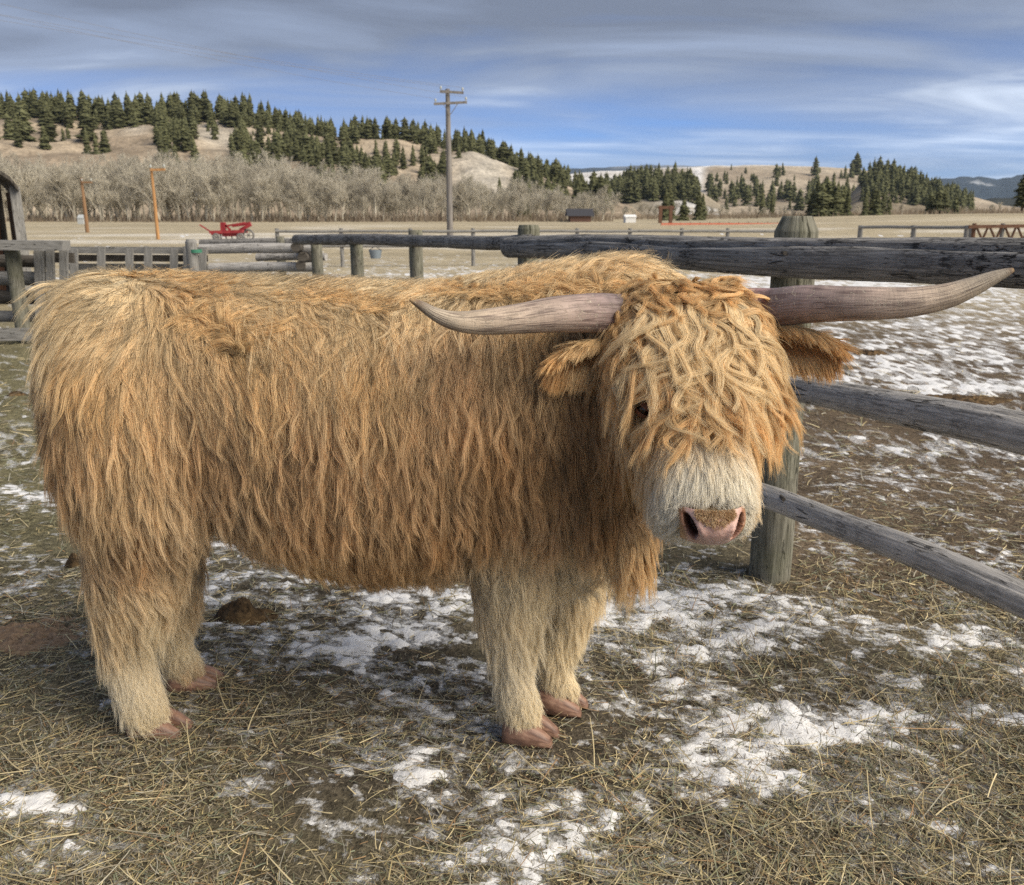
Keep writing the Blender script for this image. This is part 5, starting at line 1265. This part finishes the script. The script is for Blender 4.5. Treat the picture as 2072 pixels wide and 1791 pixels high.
# ---- eyes
def eye(sx, c):
    c = Vector(c); rad_ = .0175; bmx = bmesh.new(); bmesh.ops.create_uvsphere(bmx, u_segments=24, v_segments=14, radius=rad_)
    for v in bmx.verts: v.co += c
    me = bpy.data.meshes.new('eye'); bmx.to_mesh(me); bmx.free(); me.materials.append(EYE); me.polygons.foreach_set('use_smooth', np.ones(len(me.polygons), bool))
    e = cow_part('eye', me)
    o_ = Vector((sx*.42, -.90, .08)).normalized(); ax = Vector((-sx*.78, -.25, -.55)); ax = (ax-o_*ax.dot(o_)).normalized(); up = o_.cross(ax).normalized()
    if up.z < 0: up = -up
    n, m = 17, 6
    for sg, open_ in ((1, .24), (-1, .36)):                 # upper and lower lid close an almond slit round the ball
        v = []
        for i in range(n):
            u = -1.45+2.9*i/(n-1)
            for j in range(m):
                el = sg*(open_*math.cos(u)**.8+(1.35-open_)*j/(m-1)) if abs(u) < 1.44 else sg*1.35*j/(m-1)
                d = (o_*math.cos(u)+ax*math.sin(u))*math.cos(el)+up*math.sin(el)
                v.append(c+d*(rad_*(1.09+.07*math.sin(j/(m-1)*math.pi))))
        f = [(i*m+j, (i+1)*m+j, (i+1)*m+j+1, i*m+j+1) for i in range(n-1) for j in range(m-1)]
        cow_part('eyelid', new_mesh('eyelid', v, f, LID), e)
EYE = material('eye', color=(.012, .006, .004), rough=.08, spec=.6)
LID = material('eyelid', color=(.17, .075, .045), rough=.6)
eye(-1, EYE_C[0]); eye(1, EYE_C[1])

# ---- nose: bare pink muzzle with two nostrils
def nose():
    n, m = 57, 49; v = []; c = []; NC = Vector(atY(1454, 1082, 1.615))
    for i in range(n):
        q = i/(n-1)*2-1                      # across
        for j in range(m):
            w = j/(m-1)                      # from top to lip
            half = .066-.010*w**2
            s = q*half
            p = NC+Vector((s, .012+.034*q*q+.10*(w-.42)**2+.012*abs(q)**5, .037-.076*w))
            out = Vector((.35*q, -1, .15-.3*w)).normalized()
            aq = abs(q)
            # nostril: a comma running from the upper outside down and inwards
            cu = .82-.34*(w-.18)**1.0
            dd = math.hypot((aq-cu)*1.0/.16, (w-.46)/.35)
            hole = max(0, 1-dd**2)
            rim = math.exp(-((aq-(cu-.24))/.13)**2-((w-.45)/.3)**2)
            wing = math.exp(-((aq-.98)/.12)**2-((w-.45)/.35)**2)
            p = p-out*(.032*min(1, hole*1.6))+out*(.007*rim+.004*wing)-HS*(math.copysign(.006, q)*hole)
            nz = float(fbm(np.array([s*160]), np.array([w*16.]), oct=3)[0])
            p = p+out*.0012*(nz-.5)
            pink = Vector((.56, .36, .305)); upper = Vector((.44, .28, .19)); edge = Vector((.34, .20, .11)); dark = Vector((.055, .020, .014))
            col = pink.lerp(upper, smooth(w+.5*aq, .36, .06)); col = col.lerp(edge, float(smooth(aq, .78, .92)))
            ring = math.exp(-((dd-1.0)/.30)**2)*float(aq > cu); col = col.lerp(Vector((.28, .11, .055)), .75*ring)
            col = col.lerp(dark, min(1, hole*2.5)); col = col*(.88+.24*nz)
            v.append(p); c.append(tuple(col))
    f = [(i*m+j, (i+1)*m+j, (i+1)*m+j+1, i*m+j+1) for i in range(n-1) for j in range(m-1)]
    me = new_mesh('nose', v, f, NOSE, colors=np.array(c)); return cow_part('nose', me), v, n, m
def nose_mat(t, b):
    at = t.n('ShaderNodeAttribute', attribute_name='col'); tc = t.n('ShaderNodeTexCoord')
    vo = t.n('ShaderNodeTexVoronoi', feature='DISTANCE_TO_EDGE'); t.put(vo.inputs['Vector'], tc.outputs['Object']); vo.inputs['Scale'].default_value = 260
    nz = t.noise(tc.outputs['Object'], 120, 4)
    t.put(b.inputs['Base Color'], t.mix(t.ramp(nz, [(.62, 0), (.70, .7)]), at.outputs['Color'], (.16, .06, .04)))
    b.inputs['Roughness'].default_value = .38; b.inputs['Subsurface Weight'].default_value = .15; b.inputs['Subsurface Radius'].default_value = (.008, .004, .003)
    bump(t, b, t.ramp(vo.outputs[0], [(0, 0), (.25, 1)]), .35, .001)
NOSE = material('nose', nose_mat, rough=.38, spec=.5)
nose_o, nose_v, nn, nm = nose()
# short brown fuzz on the bridge of the nose, long cream hair falling over its top edge
Pp, Tt, Cc, Ll = [], [], [], []
for k in range(420):
    q = rng.uniform(-.56, .56); w = rng.random()**1.6*.40*(1-1.1*abs(q))
    i = int((q+1)/2*(nn-1)); j = int(w*(nm-1)); Pp.append(nose_v[i*nm+j]); Tt.append((Vector((q*.7, -.75, -.25))+Vector(rng.normal(0, .15, 3))).normalized())
    Ll.append(rng.uniform(.005, .010)); Cc.append((.44, .29, .16) if rng.random() < .7 else (.70, .55, .36))
Pp = np.array(Pp); Tt = np.array(Tt); K = 4; s = np.linspace(0, 1, K)
Gf = Pp[:, None]+Tt[:, None]*(s[None]*np.array(Ll)[:, None])[..., None]
hair_object('nose_fuzz', [strands(Gf, Tt, 8, .0035, np.array(Cc), clump=.3, r0=.00035, rooted=False, fly=0)], None, HAIR)

# ---- hooves: two claws each
def hoof_mat(t, b):
    tc = t.n('ShaderNodeTexCoord'); uv = t.n('ShaderNodeUVMap', uv_map='uv')
    g = t.noise(t.mapping(uv.outputs[0], (9, 60, 1)), 1, 5, .6, .4); n2 = t.noise(tc.outputs['Object'], 26, 4)
    c = t.ramp(g, [(.3, (.11, .062, .048)), (.52, (.27, .155, .11)), (.75, (.42, .28, .20))])
    c = t.mix(t.ramp(n2, [(.48, 0), (.66, .7)]), c, (.12, .065, .045)); t.put(b.inputs['Base Color'], c)
    bump(t, b, g, .4, .004)
HOOF = material('hoof_horn', hoof_mat, rough=.45, spec=.4)
def claw(heel, toe, side, W, Hh):
    heel = Vector(heel); toe = Vector(toe); ax = toe-heel; L = ax.length; ax.normalize(); sd_ = Vector((ax.y, -ax.x, 0))   # towards the camera for +X toes
    v = []; uv = []; n = 16; m = 14
    for i in range(m):
        s = i/(m-1)
        h = Hh*np.interp(s, [0, .12, .35, .6, .85, 1], [.62, .86, 1.0, .86, .62, .36]); wd = W*np.interp(s, [0, .15, .45, .8, 1], [.55, .9, 1, .86, .50])
        off = side*(W*1.02)*np.interp(s, [0, .5, 1], [.95, 1.0, .80])
        for j in range(n):
            a = 2*math.pi*j/n; x = math.cos(a); z = math.sin(a)
            zz = (.5+.5*z)
            flare = 1.0-.30*zz
            p = heel+ax*(s*L-zz*.30*h*(1 if s > .2 else s*5))+sd_*(off+wd*math.copysign(abs(x)**.7, x)*flare)
            p.z = heel.z+h*(zz**1.0)-.004
            v.append(p); uv.append((s*L*2+zz*.03, zz*.08))
    f = [(i*n+j, i*n+(j+1) % n, (i+1)*n+(j+1) % n, (i+1)*n+j) for i in range(m-1) for j in range(n)]
    f += [tuple(range(n))[::-1], tuple((m-1)*n+k for k in range(n))]
    return new_mesh('hoof_claw', v, f, HOOF, uv=uv)
for (hx, hy, tx, ty, yaw, L, W, Hh) in ((1022, 1500, 0, 0, -12, .138, .030, .085), (1092, 1438, 0, 0, -14, .130, .029, .078), (262, 1492, 0, 0, -4, .148, .030, .078), (338, 1400, 0, 0, 8, .146, .029, .074)):
    heel = Vector(onground(hx, hy)); heel.y += W; d = Vector((math.cos(R(yaw)), math.sin(R(yaw)), 0))
    for sde, dy in ((1, 0), (-1, .012)):
        cow_part('hoof_claw', claw(heel+d*dy, heel+d*(L+dy), sde, W, Hh))

# ================================================================== air
def build_haze():
    lo = min(float(V[:, 2].min()), -6.0)-1.0; hi = 0
    bpy.context.view_layer.update()
    for o in S.objects:
        if o.type == 'MESH':
            for c in o.bound_box:
                w = o.matrix_world @ Vector(c); hi = max(hi, w.z); lo = min(lo, w.z-1)
    m = MB(); m.box((-8200, -8200, lo), (8200, 8200, hi+20)); hz = bpy.data.materials.new('haze_air'); hz.use_nodes = True; nt = hz.node_tree; nt.nodes.clear(); t = NT(nt)
    out = t.n('ShaderNodeOutputMaterial'); pv = t.n('ShaderNodeVolumePrincipled'); pv.inputs['Color'].default_value = (.62, .78, 1.0, 1); pv.inputs['Density'].default_value = HAZE; pv.inputs['Anisotropy'].default_value = .2
    t.put(out.inputs['Volume'], pv.outputs[0]); o = m.build('haze', hz); tag(o, 'thin blue air between here and the far mountains', kind='stuff')
HAZE = 6.0e-5
build_haze()
